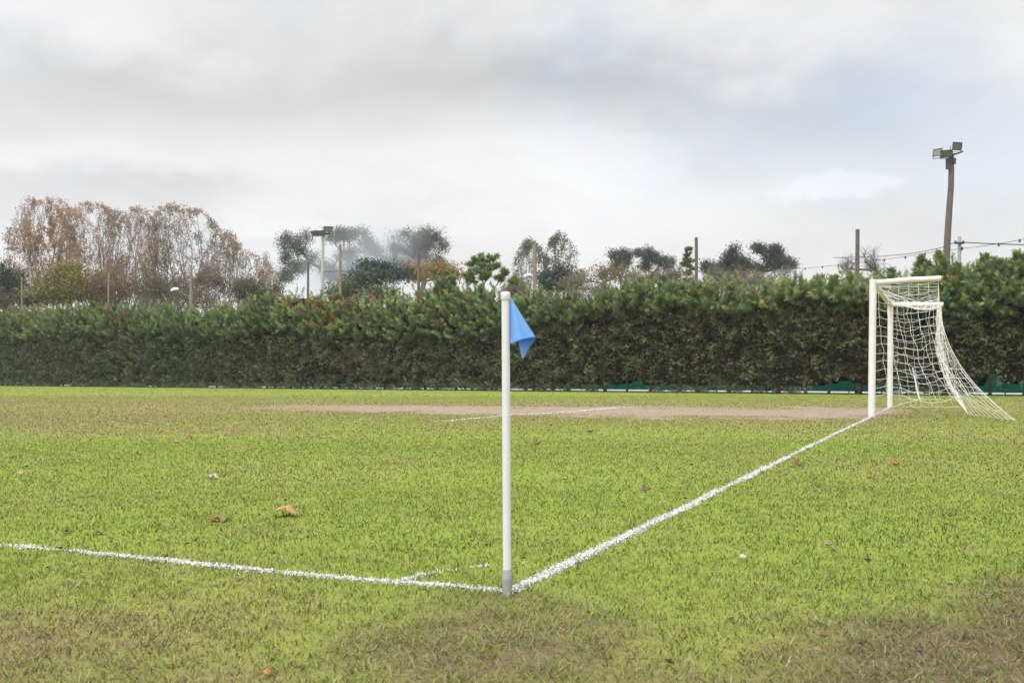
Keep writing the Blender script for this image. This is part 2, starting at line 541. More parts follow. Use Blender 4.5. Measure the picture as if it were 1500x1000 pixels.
def line_cov(nm, q):
    """how much chalk is left along the line"""
    P = LPTS[nm][0]
    px, py = proj(P)
    n = fbm(q * 1.1, q * 0 + 4, 71, 3)
    if nm == 'goal_line':
        c = (.30 + .70 * sstep(.28, .58, n + .10)) * np.interp(q, [0, 1, 3, 15, 30], [1, 1, .95, .95, .8])
        c = np.where((px > 1283) & (px < 1293), c * .5, c)
    elif nm == 'touchline':
        c = np.interp(px, [-100, 20, 40, 62, 66, 108, 112, 126, 130, 186, 192, 198, 390, 396, 412, 420, 735, 760], [.25, .4, .85, .8, .4, .45, .8, .8, .7, 1, .8, 1, 1, .55, .6, .95, 1, 1]) * sstep(.1, .35, n + .15)
    elif nm == 'corner_arc':
        c = np.interp(px, [580, 590, 620, 640, 655, 690, 704, 720, 724, 760, 850], [1, 1, .95, .35, .5, .08, .75, .6, .1, .05, 0])
    else:
        c = np.interp(px, [640, 655, 720, 740, 800, 850, 860, 905, 914], [.05, .3, .35, .5, .45, .6, 1, 1, .6])
    return c


# ------------------------------------------------------------------ grass blades (stuff)
def near_line(X, Y):
    """0..1 chalk amount at points (only cheap check on close points)"""
    out = np.zeros(len(X))
    for nm, (pts, nn, w, cov, q) in LPTS.items():
        c = line_cov(nm, q)
        x0, y0 = pts[:, :2].min(0) - .2; x1, y1 = pts[:, :2].max(0) + .2
        idx = np.where((X > x0) & (X < x1) & (Y > y0) & (Y < y1))[0]
        if nm == 'goal_line':                # straight: restrict further
            dd = np.abs((X[idx] - FLAG0[0]) * GOUT[0] + (Y[idx] - FLAG0[1]) * GOUT[1])
            idx = idx[dd < .6]
        for st in range(0, len(idx), 4000):
            ii = idx[st:st + 4000]
            d2 = (X[ii, None] - pts[None, :, 0]) ** 2 + (Y[ii, None] - pts[None, :, 1]) ** 2
            k = d2.argmin(1); d = np.sqrt(d2[np.arange(len(ii)), k])
            out[ii] = np.maximum(out[ii], (d < w[k] * 1.1) * c[k])
    return out


GCOL = np.array([[.195, .275, .030], [.238, .312, .040], [.272, .328, .058], [.175, .256, .030]])
SCOL = np.array([[.27, .22, .095], [.36, .30, .16], [.16, .115, .06], [.23, .21, .07]])


def blades(X, Y, h, w, col, lean, segm=True):
    n = len(X)
    a = R.random(n) * 2 * math.pi; b = R.random(n) * 2 * math.pi
    sx, sy = np.cos(a) * w / 2, np.sin(a) * w / 2
    l = lean * h
    dx, dy = np.cos(b) * l, np.sin(b) * l
    B1 = np.stack([X - sx, Y - sy, np.full(n, -.002)], 1); B2 = np.stack([X + sx, Y + sy, np.full(n, -.002)], 1)
    T = np.stack([X + dx, Y + dy, h * np.clip(1 - .25 * lean, .25, 1)], 1)
    if not segm:
        V = np.stack([B1, B2, T], 1).reshape(-1, 3)
        return V, np.arange(n * 3).reshape(n, 3), np.repeat(col, 3, 0)
    M1 = np.stack([X - sx * .8 + dx * .35, Y - sy * .8 + dy * .35, h * .62], 1)
    M2 = np.stack([X + sx * .8 + dx * .35, Y + sy * .8 + dy * .35, h * .62], 1)
    V = np.stack([B1, B2, M1, M2, T], 1).reshape(-1, 3)
    i = np.arange(n) * 5
    fc = np.concatenate([np.stack([i, i + 1, i + 3], 1), np.stack([i, i + 3, i + 2], 1), np.stack([i + 2, i + 3, i + 4], 1)])
    return V, fc, np.repeat(col, 5, 0)


def build_grass():
    mb = MB(); wl = {k: MB() for k in LINES}
    bands = [(1.1, 3.6, 11000, .020, .0026, True), (3.6, 6, 5200, .020, .0038, True), (6, 10, 2300, .020, .0056, True), (10, 18, 800, .020, .0085, True),
             (18, 34, 240, .020, .015, True), (34, 84, 36, .020, .032, True)]
    for y0, y1, den, h0, w0, sg in bands:
        xr = .60 * y1 * 1.16 + 1.0
        N = int(den * 2 * xr * (y1 * 1.16 - y0))
        X = (R.random(N) * 2 - 1) * xr; Y = y0 + R.random(N) * (y1 * 1.16 - y0)
        keep = np.abs(X) < .60 * Y + 1.0
        keep &= ((X - HA[0]) * HN[0] + (Y - HA[1]) * HN[1]) > -.6       # nothing grows behind the hedge
        # neighbouring bands overlap and fade into one another
        keep &= R.random(N) < np.clip((Y - y0) / (.16 * y0), 0, 1) * np.clip((y1 * 1.16 - Y) / (.16 * y1), 0, 1)
        X, Y = X[keep], Y[keep]
        bare, dry = wear(X, Y)
        cl = fbm(X * 14, Y * 14, 77, 2)                                 # tufts
        keep = R.random(len(X)) < (1 - np.where(Y > 11, .92, .52) * bare) * (.62 + .75 * sstep(.3, .7, cl))
        lw = near_line(X, Y)
        keep &= ~(R.random(len(X)) < lw * .93)
        keep &= ~(np.hypot(X - FLAG0[0], Y - FLAG0[1]) < .016)
        X, Y, dry, bare, cl = X[keep], Y[keep], dry[keep], bare[keep], cl[keep]
        n = len(X)
        h = h0 * .82 * (.45 + .9 * R.random(n) + 1.1 * (R.random(n) < .04)) * (.65 + .7 * cl) * (1 - .5 * bare * (Y > 11)) * (1 + .5 * bare * (Y < 11))
        w = w0 * (.7 + .6 * R.random(n))
        lean = .4 + 1.7 * R.random(n) ** 1.2 + bare * 1.3
        dr = R.random(n) < np.clip(dry * .92 + .03, 0, 1)
        tone = fbm(X * .6, Y * .6, 91, 3); hue = fbm(X * 2.2, Y * 2.2, 95, 2)
        pick = R.integers(0, 3, n); pick = np.where(R.random(n) < .30 * sstep(.4, .7, 1 - hue), 3, pick)
        g = GCOL[pick] * (.66 + .40 * tone + .28 * fbm(X * 2.6, Y * 2.6, 93, 2))[:, None]
        s = SCOL[R.integers(0, 4, n)] * (.8 + .4 * R.random(n))[:, None]
        col = np.where(dr[:, None], s, g) * (.93 + .14 * R.random(n))[:, None] * (1 - .28 * bare)[:, None]
        mb.add(*blades(X, Y, h, w, col, lean, sg))
    tag(mb.build('grass', M_GRASS), 'short mown grass covering the pitch', 'grass', kind='stuff')


build_grass()


def build_lines():
    m, nt, out = mat('pitch_chalk')
    df = nd(nt, 'ShaderNodeBsdfDiffuse'); a = nd(nt, 'ShaderNodeAttribute', attribute_name='Col')
    nt.links.new(a.outputs['Color'], df.inputs['Color'])
    g = nd(nt, 'ShaderNodeNewGeometry'); vm = nd(nt, 'ShaderNodeMix', data_type='VECTOR'); vm.inputs['Factor'].default_value = .7
    nt.links.new(g.outputs['Normal'], vm.inputs[4]); vm.inputs[5].default_value = (0, 0, 1)
    nm_ = nd(nt, 'ShaderNodeVectorMath', operation='NORMALIZE'); nt.links.new(vm.outputs[1], nm_.inputs[0]); nt.links.new(nm_.outputs[0], df.inputs['Normal'])
    nt.links.new(df.outputs[0], out.inputs['Surface'])
    for nm, (pts, nn, w, cov, q) in LPTS.items():
        mb = MB(); c = line_cov(nm, q)
        # chalk crumbs: many small ragged flakes lying on the soil, and chalked blades
        seg = np.linalg.norm(np.gradient(pts, axis=0), axis=1)
        dist = pts[:, 1]
        per = seg * w * 2 * np.interp(dist, [2, 5, 10, 20, 40], [40000, 19000, 4800, 1000, 420]) * c
        for kind in (0, 1):
            cnt = R.poisson(per * (.9 if kind else .55))
            k = np.repeat(np.arange(len(pts)), cnt); n = len(k)
            off = np.clip(R.normal(size=n) * .58, -2.2, 2.2) * w[k]
            al = (R.random(n) - .5) * seg[k]
            t = np.stack([nn[k, 1], -nn[k, 0]], 1)
            X = pts[k, 0] + nn[k, 0] * off + t[:, 0] * al; Y = pts[k, 1] + nn[k, 1] * off + t[:, 1] * al
            # breaks in the chalk
            hole = fbm(X * 16, Y * 16, 83, 2) * .6 + fbm(X * 50, Y * 50, 84, 1) * .4
            kp = hole < .36 + .34 * c[k] + .12 * (np.abs(off[:]) < w[k] * .5)
            kp &= np.hypot(X - FLAG0[0], Y - FLAG0[1]) > .017
            X, Y, k = X[kp], Y[kp], k[kp]; n = len(k)
            sc = np.interp(dist[k], [2, 5, 10, 20, 40], [.42, .70, 1.4, 3.0, 6])
            wh = (.70 - .22 * R.random(n) ** 2)[:, None] * np.array([1, 1, .985])
            fr = np.clip(np.abs(off[kp]) / w[k] - .55, 0, 1)[:, None] * R.random((n, 1)) ** .5
            wh = wh * (1 - .8 * fr) + np.array([.30, .34, .13]) * .8 * fr
            if kind:
                mb.add(*blades(X, Y, (.007 + .013 * R.random(n)), .0042 * sc, wh, .5 + 1.2 * R.random(n), True))
            else:
                r = .006 * sc * (.5 + R.random(n)); an = R.random(n) * 6.28
                V = np.stack([np.stack([X + r * np.cos(an + j * 1.5708) * (.6 + .8 * R.random(n)), Y + r * np.sin(an + j * 1.5708) * (.6 + .8 * R.random(n)), .004 + .006 * R.random(n)], 1) for j in range(4)], 1)
                mb.add(V.reshape(-1, 3), np.arange(4 * n).reshape(n, 4), np.repeat(wh, 4, 0))
        tag(mb.build(nm, m), kind='structure')


build_lines()


# ------------------------------------------------------------------ corner flags
def ring_tube(mb, base, top, prof, sides=24):
    """pole of revolution between two points; prof = [(t, radius)]"""
    base = np.asarray(base, float); top = np.asarray(top, float)
    pts = np.array([base + (top - base) * t for t, _ in prof]); rad = [r for _, r in prof]
    tube(mb, pts, rad, sides)


def corner_flag():
    Y0 = FLAG0[1]; px = Y0 / F
    top = at(740.5, 427.5, Y0)
    root = thing('corner_flag', 'white corner flag with blue cloth standing nearest the camera where the lines meet', 'corner flag', FLAG0, 'corner flags')
    H = top - FLAG0; r = 6.1 * px
    mb = MB(); ring_tube(mb, (0, 0, 0.03), H * .985, [(0, r), (.3, r), (.6, r), (1, r * .97)], 28); mb.build('pole', M_PVC, root)
    mb = MB(); ring_tube(mb, H * .972, H, [(0, r * 1.10), (.05, r * 1.15), (.75, r * 1.15), (.93, r * 1.08), (1, r * .8)], 28); mb.build('cap', M_PVC, root)
    mb = MB(); s = H * .083
    ring_tube(mb, (0, 0, -.05), s, [(0, r * 1.12), (.72, r * 1.12), (.74, r * 1.17), (.80, r * 1.17), (.82, r * 1.12), (.97, r * 1.12), (1, r * 1.03)], 28); mb.build('ground_sleeve', M_SLEEVE, root)
    # folded cloth
    ns, ntt = 26, 18

    def W(x, y, dep):
        return at(x, y, Y0 + dep) - FLAG0
    mb = MB()
    front = []; back = []
    for i in range(ns + 1):
        s_ = i / ns
        L = np.array([747.0, 435.5 + 69.5 * s_]); Rr = np.array([748 + 37.5 * s_, 436 + 58.0 * s_])
        row = []
        for j in range(ntt + 1):
            t = j / ntt
            p = L * (1 - t) + Rr * t
            p[1] -= 2.2 * math.sin(math.pi * t) * s_ ** 3 * -1 if False else 0
            p[1] += (-1.6 * math.sin(math.pi * t) * (s_ ** 4)) * 1.4
            dep = -.030 * math.sin(math.pi * min(1, t * 1.05)) * s_ + .020 * (t ** 2) * s_ + .004 * math.sin(7 * t + 3 * s_) * s_
            row.append(W(p[0], p[1], dep))
        front.append(row)
    s0 = int(ns * .30)
    for i in range(s0, ns + 1):
        s_ = i / ns; q = (i - s0) / (ns - s0)
        Rr = np.array([748 + 37.5 * s_, 436 + 58.0 * s_])
        B = np.array([750 + 15 * q, 462 + 65 * q])
        row = []
        for j in range(ntt + 1):
            t = j / ntt
            p = Rr * (1 - t) + B * t
            p[0] += 2.6 * math.sin(math.pi * t) * q * (1 if t > .3 else .6) * -.6
            p[1] += 1.5 * math.sin(math.pi * t) * q
            dep = .020 * s_ + .026 * math.sin(math.pi * min(1, t * .9 + .08)) * (.25 + .75 * q) - .02 * t * q
            row.append(W(p[0], p[1], max(dep, .006 * t) if t > .1 else dep))
        back.append(row)
    nf = (ns + 1) * (ntt + 1)
    V = np.array(front).reshape(-1, 3); nc = ntt + 1
    i, j = np.meshgrid(np.arange(ns), np.arange(ntt), indexing='ij'); a = (i * nc + j).ravel()
    mb.add(V, np.stack([a, a + 1, a + nc + 1, a + nc], 1), None, True)
    nb = len(back); V2 = np.array(back); V2[:, 0] = np.array(front)[s0:, -1]
    i, j = np.meshgrid(np.arange(nb - 1), np.arange(ntt), indexing='ij'); a = (i * nc + j).ravel()
    mb.add(V2.reshape(-1, 3), np.stack([a, a + nc, a + nc + 1, a + 1], 1), None, True)
    fl = mb.build('flag', M_FLAG, root)
    bm = bmesh.new(); bm.from_mesh(fl.data); bmesh.ops.remove_doubles(bm, verts=bm.verts, dist=.0004); bm.to_mesh(fl.data); bm.free()
    for p_ in fl.data.polygons: p_.use_smooth = True
    so = fl.modifiers.new('Solidify', 'SOLIDIFY'); so.thickness = .0012


corner_flag()


def far_flag():
    b = gp(1346.5, 583.0); Y0 = b[1]; px = Y0 / F
    top = at(1336.8, 538.5, Y0 + .1)
    root = thing('corner_flag', 'leaning white corner flag seen through the goal net in front of the hedge', 'corner flag', b, 'corner flags')
    H = top - b
    mb = MB(); tube(mb, [(0, 0, -.05), H * .5, H], .022, 12); mb.build('pole', M_PVC, root)
    mb = MB()
    d = np.array([.10, -.08, 0])
    n = 8; rows = []
    for i in range(n + 1):
        s_ = i / n; p0 = H * (1 - .24 * s_)
        rows.append([p0 + np.array([.16 * t * s_ + .022 * (1 - t) * 0, -.04 * math.sin(5 * t + 3 * s_) - .024, -.14 * t * s_]) for t in np.linspace(-.12, 1, 7)])
    V = np.array(rows); nc = 7
    i, j = np.meshgrid(np.arange(n), np.arange(6), indexing='ij'); a = (i * nc + j).ravel()
    mb.add(V.reshape(-1, 3), np.stack([a, a + 1, a + nc + 1, a + nc], 1), None, True)
    fl = mb.build('flag', M_FLAG, root); so = fl.modifiers.new('Solidify', 'SOLIDIFY'); so.thickness = .004


far_flag()


# ------------------------------------------------------------------ goal
def goal():
    Yn, Yf = GN[1], GFAR[1]
    tn = at(1279.0, 413.0, Yn); tf = at(1304.5, 447.0, Yf)
    zt = (tn[2] + tf[2]) / 2; tn[2] = zt; tf[2] = zt
    root = thing('football_goal', 'white football goal with drooping net standing side on to the camera', 'goal', GN)
    O = GN
    r = .061
    D1 = 1.12
    for b, t in ((GN, tn), (GFAR, tf)):
        mb = MB(); tube(mb, [b + (0, 0, -.1) - O, (b * .5 + t * .5) - O, t + np.array([0, 0, r]) - O], r, 20); mb.build('post', M_PAINT, root)
    gd = unit(tf - tn)
    mb = MB(); tube(mb, [tn + gd * r * .9 - O, (tn + tf) / 2 - O, tf - gd * r * .9 - O], r * .95, 20); mb.build('crossbar', M_OLDPAINT, root)
    sn, sf = tn + GOUT * D1 + np.array([0, 0, .035]), tf + GOUT * D1 + np.array([0, 0, -.03])
    for k, (t, e) in enumerate(((tn, sn), (tf, sf))):
        mb = MB(); tube(mb, [t + GOUT * r * .8 - O, (t + e) / 2 + np.array([0, 0, .012]) - O, e - O], [r * .85, r * .8, r * .76], 18)
        st = mb.build('stanchion', M_OLDPAINT if k == 0 else M_PAINT, root)
        if k == 0:
            tag(st, 'weathered beam with a rusty open end')
            mb = MB(); tube(mb, [e - GOUT * .012 - O, e + GOUT * .02 - O], [r * .80, r * .82], 18); mb.build('rusty_end', M_RUST, st)
    # hook on the near corner
    mb = MB(); tube(mb, [tn + GOUT * .02 + np.array([0, 0, r * 1.0]) - O, tn + GOUT * .07 + np.array([0, 0, r + .04]) - O, tn + GOUT * .16 + np.array([0, 0, r + .07]) - O], .010, 8); mb.build('hook', M_DARK, root)
    # ---- net: four panels of cord
    W = np.linalg.norm(GFAR - GN)
    A_, B_, seeds = [], [], 0

    def panel(fn, nu, nv, seed, amp):
        u, v = np.meshgrid(np.linspace(0, 1, nu * 3 + 1), np.linspace(0, 1, nv * 3 + 1), indexing='ij')
        P = fn(u, v)
        edge = (np.minimum(np.minimum(u, 1 - u), np.minimum(v, 1 - v)) * 6).clip(0, 1)[..., None]
        nz = np.stack([fbm(u * nu * .45 + 7 * k, v * nv * .45, seed + k, 2) - .5 for k in range(3)], -1)
        nz2 = np.stack([fbm(u * nu * 1.3 + 7 * k, v * nv * 1.3, seed + 9 + k, 2) - .5 for k in range(3)], -1)
        P = P + (nz * amp * 2.0 + nz2 * amp * 1.1) * edge
        # cords hang a little between the knots
        sagu = np.abs(np.sin(np.pi * u * nu)); P[..., 2] -= sagu * .014
        for a in range(0, nu * 3 + 1, 3):
            A_.append(P[a, :-1]); B_.append(P[a, 1:])
        for b in range(0, nv * 3 + 1, 3):
            A_.append(P[:-1, b]); B_.append(P[1:, b])

    def G(al, outw, z):
        return GN[None, None] * 1.0 + GDIR * al[..., None] + GOUT * outw[..., None] + np.array([0, 0, 1.0]) * z[..., None] - O

    nv_ = gp(1488, 617.5) - GN; NA, NO = float(nv_ @ GDIR), float(nv_ @ GOUT)

    def topf(u, v):
        al = u * W; ou = v * D1; z = zt + .02 - .26 * np.sin(np.pi * u) ** .8 * np.sin(np.pi * np.clip(v, 0, 1) * .62) - .02 * v
        return G(al, ou, z)

    def backtop(u):
        return zt - .26 * np.sin(np.pi * u) ** .8 * math.sin(math.pi * .62)

    def backf(u, v):
        alt = u * W; alb = NA + (W - NA) * u
        outb = NO - (NO - 1.57) * sstep(0, .45, u)
        w = v ** 2.6
        z = backtop(u) * (1 - v) + .02
        return G(alt * (1 - w) + alb * w, D1 * (1 - w) + outb * w - .10 * np.sin(np.pi * v) * np.sin(np.pi * u), z)

    def nearf(u, v):
        zb = .34 + .07 * np.sin(u * 9)
        vv = v * (zt - zb) / zt
        w = vv ** 2.6
        outw = u * (D1 * (1 - w) + NO * w)
        al = NA * w * u ** 1.5 + .05 * np.sin(np.pi * u)
        z = zt - vv * zt - .08 * np.sin(np.pi * u) * (1 - v)
        return G(al, outw * 1.0, z)

    def farf(u, v):
        w = v ** 1.9
        outw = u * (D1 * (1 - w) + 1.57 * w)
        return G(W + .08 * np.sin(np.pi * u), outw, zt * (1 - v) + .03 - .06 * np.sin(np.pi * u) * (1 - v))
    panel(topf, 28, 7, 100, .05); panel(backf, 28, 15, 140, .06); panel(nearf, 7, 13, 180, .055); panel(farf, 7, 14, 220, .055)
    A = np.concatenate(A_); B = np.concatenate(B_)
    mb = MB(); segs(mb, A, B, .0029, .0029, 4, (.6, .6, .6)); mb.build('net', M_NET, root)


goal()


# ------------------------------------------------------------------ hedge
TOPX = [-200, 0, 60, 120, 200, 280, 330, 360, 420, 500, 560, 610, 640, 665, 700, 740, 790, 850, 900, 950, 1000, 1060, 1120, 1160, 1200, 1250, 1290, 1340, 1400, 1480, 1700]
TOPY = [452, 453, 452, 446, 448, 453, 446, 432, 424, 434, 432, 424, 408, 412, 424, 424, 440, 430, 418, 412, 422, 418, 428, 424, 416, 404, 398, 394, 392, 384, 376]
SEAMX = [-200, 350, 650, 750, 850, 950, 1100, 1300, 1420, 1700]
SEAMY = [491, 490, 487, 478, 464, 450, 444, 442, 452, 446]
S0, S1 = hs(-110), hs(1640)
_pxs = np.linspace(-200, 1700, 200)
_ss = np.array([hs(p) for p in _pxs])
_zt = np.array([hz(p, np.interp(p, TOPX, TOPY)) for p in _pxs])
_zs = np.array([hz(p, np.interp(p, SEAMX, SEAMY)) for p in _pxs])
# where the foliage is notched at the foot and the green screen shows: (column, half width m, height m)
NOTCH = [(14, .5, .35), (92, .9, .65), (112, .3, .45), (305, .5, .4), (318, .4, .5), (385, .45, .75), (400, .3, .4), (494, .5, .95), (585, .42, .8), (628, .3, .45), (672, .3, .5), (690, .35, .4),
         (755, .5, .4), (885, .45, .6), (905, .5, .75), (918, .4, .9), (940, .5, .7), (1010, .3, .25), (1180, .3, .4), (1196, .35, .6), (1212, .45, .7), (1226, .4, .95), (1243, .35, .6), (1262, .4, .6), (1445, .5, 1.2), (1465, .4, .6), (1488, .35, .8), (1560, .6, .9)]
THIN = [(905, 1.3, 1.4, .7), (950, 1.0, 1.2, .45), (1010, .9, 1.2, .35), (1222, 1.2, 1.9, .75), (1262, .7, 1.5, .6), (1385, .5, 1.7, .45), (1450, .9, 2.0, .75), (1490, .5, 1.5, .6), (495, .5, 1.2, .5), (630, .6, 1.1, .4)]


def hedge():
    root = thing('conifer_hedge', 'long dense conifer hedge along the far side of the pitch, clipped below and shaggy above', 'hedge', HA + HD * (S1 + S0) / 2)
    O = np.array(root.location)
    z3 = np.array([0, 0, 1.0])

    def ztop(s): return np.interp(s, _ss, _zt)
    def zsm(s): return np.interp(s, _ss, _zs) + (fbm(s * .5, s * 0, 301) - .5) * 1.1 + (fbm(s * 2.1, s * 0, 302) - .5) * .7
    def pxof(s): return np.interp(s, _ss, _pxs)

    def relief(s, z):                         # bulges of the clipped face, metres towards the camera
        return .50 * (fbm(s * .55, z * .6, 310, 3) - .5) + .62 * (fbm(s * 2.4, z * 3.0, 317, 2) - .5)

    def notch(s):
        h = np.zeros_like(s)
        for px, hw, hh in NOTCH:
            d = np.abs(s - hs(px)) / hw
            h = np.maximum(h, hh * .62 * np.clip(1 - d * d, 0, 1) ** .8)
        return h

    # ---- clipped lower face
    mb = MB()
    area = (S1 - S0) * 3.4
    N = int(area * 460)
    s = S0 + R.random(N) * (S1 - S0); zz = R.random(N)
    seam = zsm(s); zb = .01 + .15 * sstep(.50, .74, fbm(s * 1.3, s * 0, 330, 3)) * np.interp(pxof(s), [0, 380, 460, 1600], [.35, .45, 1, 1]); z = zb + (seam + .25 - zb) * zz
    keep = z > notch(s) * (.55 + .9 * fbm(s * 5, z * 5, 333))
    for px, hw, hh, am in THIN:
        keep &= ~((np.abs(s - hs(px)) < hw) & (z < hh) & (R.random(N) < am * .9) & (fbm(s * 2.2, z * 2.2, 340, 2) > .50 - .2 * (1 - z / hh)))
    gap = fbm(s * 1.7, z * 2.2, 345, 3)
    keep &= R.random(N) < (.22 + 1.3 * sstep(.32, .58, gap))
    s, z, gap = s[keep], z[keep], gap[keep]; n = len(s)
    dep = R.random(n) ** 1.5 * .62
    P = HA + HD * s[:, None] + HN * (relief(s, z) - dep)[:, None] + z3 * z[:, None]
    d = HN * (.55 + .5 * R.random((n, 1))) + HD * R.normal(size=(n, 1)) * .8 + z3 * (R.normal(size=(n, 1)) * .6 + .1)
    nr = R.normal(size=(n, 3)) + z3 * .8
    br = sstep(.40, .66, fbm(s * .35, z * .6, 350, 3) * .6 + fbm(s * 2.5, z * 3, 355, 2) * .4) 
    brown = R.random(n) < (.16 + .50 * br) * np.interp(pxof(s), [0, 350, 900, 1100], [.35, .6, 1, 1]) * sstep(seam[keep] + .2, seam[keep] - .6, z)
    g = np.array([[.074, .100, .040], [.100, .122, .046], [.058, .082, .035], [.126, .142, .058]])[R.integers(0, 4, n)]
    b = np.array([[.135, .098, .062], [.110, .085, .054], [.165, .125, .082], [.100, .096, .058]])[R.integers(0, 4, n)]
    col = np.where(brown[:, None], b, g) * (.55 + .9 * R.random((n, 1)) ** 1.3) * (.42 + 1.10 * sstep(.22, .80, fbm(s * 3.4, z * 4.2, 358, 2)))[:, None] * 1.14  # clump noise paints highlights and dark mottles into the foliage colour
    sprays(mb, P, d, nr, .085 + .11 * R.random(n), .045 + .045 * R.random(n), col, 3)
    # skirt: low shoots trailing on the grass
    N2 = int((S1 - S0) * 150); s2 = S0 + R.random(N2) * (S1 - S0); z2 = R.random(N2) ** 1.2 * .30
    cov = np.interp(pxof(s2), [0, 380, 460, 1600], [.30, .34, .42, .36])
    kp = (sstep(cov, cov + .1, fbm(s2 * 1.9, s2 * 0, 337, 3)) > R.random(N2)) & (z2 > notch(s2) * .9)
    s2, z2 = s2[kp], z2[kp]; n2 = len(s2)
    P2 = HA + HD * s2[:, None] + HN * (.25 - .7 * R.random(n2))[:, None] + z3 * z2[:, None]
    d2 = HN * (.3 + .6 * R.random((n2, 1))) + HD * R.normal(size=(n2, 1)) * .8 + z3 * (R.normal(size=(n2, 1)) * .4 - .1)
    c2 = np.array([[.074, .095, .040], [.058, .078, .035], [.10, .085, .052], [.09, .115, .04]])[R.integers(0, 4, n2)] * (.6 + .8 * R.random((n2, 1)))
    sprays(mb, P2, d2, R.normal(size=(n2, 3)) + z3, .09 + .10 * R.random(n2), .05 + .04 * R.random(n2), c2, 3)
    # end faces and back so that it reads as a solid hedge from the side
    mb.build('clipped_foliage', M_HEDGE, root, None) if False else None
    lower = mb
    for arr in lower.v: arr -= O
    lower.build('clipped_foliage', M_HEDGE, root)

    # ---- shaggy upper growth: plumes
    mb = MB()
    npl = int((S1 - S0) * 56)
    s = S0 + R.random(npl) * (S1 - S0); back = R.random(npl) ** 1.3 * 2.0
    zs_, zt_ = zsm(s), ztop(s)
    rough = (fbm(s * .9, s * 0 + 3, 360, 3) - .5) * 1.5
    f = R.random(npl) ** .85
    zbase = zs_ - .15 + (zt_ - zs_ + rough * .9) * f * .86
    front = .10 + .35 * (fbm(s * .8, zbase * .7, 365, 3) - .2) - .35 * f
    base = HA + HD * s[:, None] + HN * (front - np.where(f < .75, back * .35, back))[:, None] + z3 * zbase[:, None]
    ax = unit(HN * (.55 * (1 - f) + .12)[:, None] + z3 * (.45 + .75 * f)[:, None] + HD * R.normal(size=(npl, 1)) * .75 + HN * (R.normal(size=(npl, 1)) * .25 + .12))
    Lp = (.22 + .60 * R.random(npl) ** 1.6) * (.75 + .4 * f)
    # leaders: tall pointed shoots standing above the rest
    lead = [(640, 396), (648, 404), (630, 408), (365, 424), (385, 432), (352, 436), (1190, 404), (1215, 402), (1240, 398), (1300, 392), (1345, 372), (1352, 380), (1372, 366), (1380, 378), (1398, 384), (1440, 370), (1452, 376), (1462, 378), (1488, 366), (1500, 370), (1520, 364), (960, 404), (930, 406), (905, 412), (1060, 414), (560, 424), (820, 436), (690, 416), (1130, 424), (1010, 416), (480, 430), (230, 446), (120, 442), (770, 434), (1555, 360), (1600, 366)]
    for px, py in lead:
        s_ = hs(px); zt1 = hz(px, py)
        for q in range(16):
            t = q / 16; zz_ = zt1 - 1.7 * (1 - t) - .15
            for w_ in range(3):
                ang = R.random() * 6.28; rr = .42 * (1 - t) * R.random()
                base = np.vstack([base, (HA + HD * (s_ + math.cos(ang) * rr) - HN * (.8 + math.sin(ang) * rr) + z3 * zz_)[None]])
                ax = np.vstack([ax, unit(z3 * (.55 + t * .6) + HD * math.cos(ang) * .7 * (1 - t * .7) - HN * math.sin(ang) * .7 * (1 - t * .7))[None]])
                Lp = np.append(Lp, .22 + .42 * (1 - t)); s = np.append(s, s_); f = np.append(f, 1.0)
    npl = len(base)
    per = 40
    k = np.repeat(np.arange(npl), per); t = np.tile(np.linspace(.02, 1, per), npl) + R.normal(size=npl * per) * .02
    a, b_ = frame(ax)
    ang = R.random(len(k)) * 6.28
    rad = a[k] * np.cos(ang)[:, None] + b_[k] * np.sin(ang)[:, None]
    droop = unit(ax + HN * .0)
    P = base[k] + ax[k] * (Lp[k] * t)[:, None] + rad * (.03 * (1 - t))[:, None] + HN * (.10 * t * t * Lp[k])[:, None]
    d = ax[k] * .72 + rad * (.85 - .45 * t)[:, None] - z3 * .10
    tone = fbm(s * .7, base[:, 2] * .7, 380, 3)
    g = np.array([[.118, .172, .066], [.148, .195, .072], [.096, .152, .062], [.182, .215, .084]])
    col = g[R.integers(0, 4, npl)] * (.56 + .92 * tone)[:, None] * (.75 + .5 * R.random((npl, 1)))
    px = pxof(s)
    rust = np.exp(-((px - 470) / 55) ** 2) * .42 + np.exp(-((px - 190) / 40) ** 2) * .12 + np.exp(-((px - 300) / 30) ** 2) * .08 + .012
    ru = R.random(npl) < rust * (f > .25)
    rc = np.array([[.20, .095, .040], [.24, .14, .055], [.22, .19, .06], [.15, .09, .05]])[R.integers(0, 4, npl)]
    col = np.where(ru[:, None], rc, col)
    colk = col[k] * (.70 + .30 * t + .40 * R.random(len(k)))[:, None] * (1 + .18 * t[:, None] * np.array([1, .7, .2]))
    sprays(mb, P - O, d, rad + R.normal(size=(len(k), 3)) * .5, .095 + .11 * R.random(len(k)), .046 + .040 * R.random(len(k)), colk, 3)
    # woody axis of each plume
    segs(mb, base - O - ax * .2, base + ax * (Lp * .8)[:, None] - O, .008, .003, 3, (.08, .06, .04))
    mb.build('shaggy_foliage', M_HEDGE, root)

    # ---- twiggy interior: a lumpy body coloured near black for shaded pockets
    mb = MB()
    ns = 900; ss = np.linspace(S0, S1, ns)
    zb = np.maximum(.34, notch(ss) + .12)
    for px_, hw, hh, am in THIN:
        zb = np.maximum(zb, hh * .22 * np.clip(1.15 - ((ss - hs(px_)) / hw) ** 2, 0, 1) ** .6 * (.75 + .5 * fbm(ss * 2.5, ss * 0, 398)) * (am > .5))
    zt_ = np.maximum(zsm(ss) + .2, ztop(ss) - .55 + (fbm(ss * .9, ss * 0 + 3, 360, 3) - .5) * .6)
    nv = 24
    rows = []
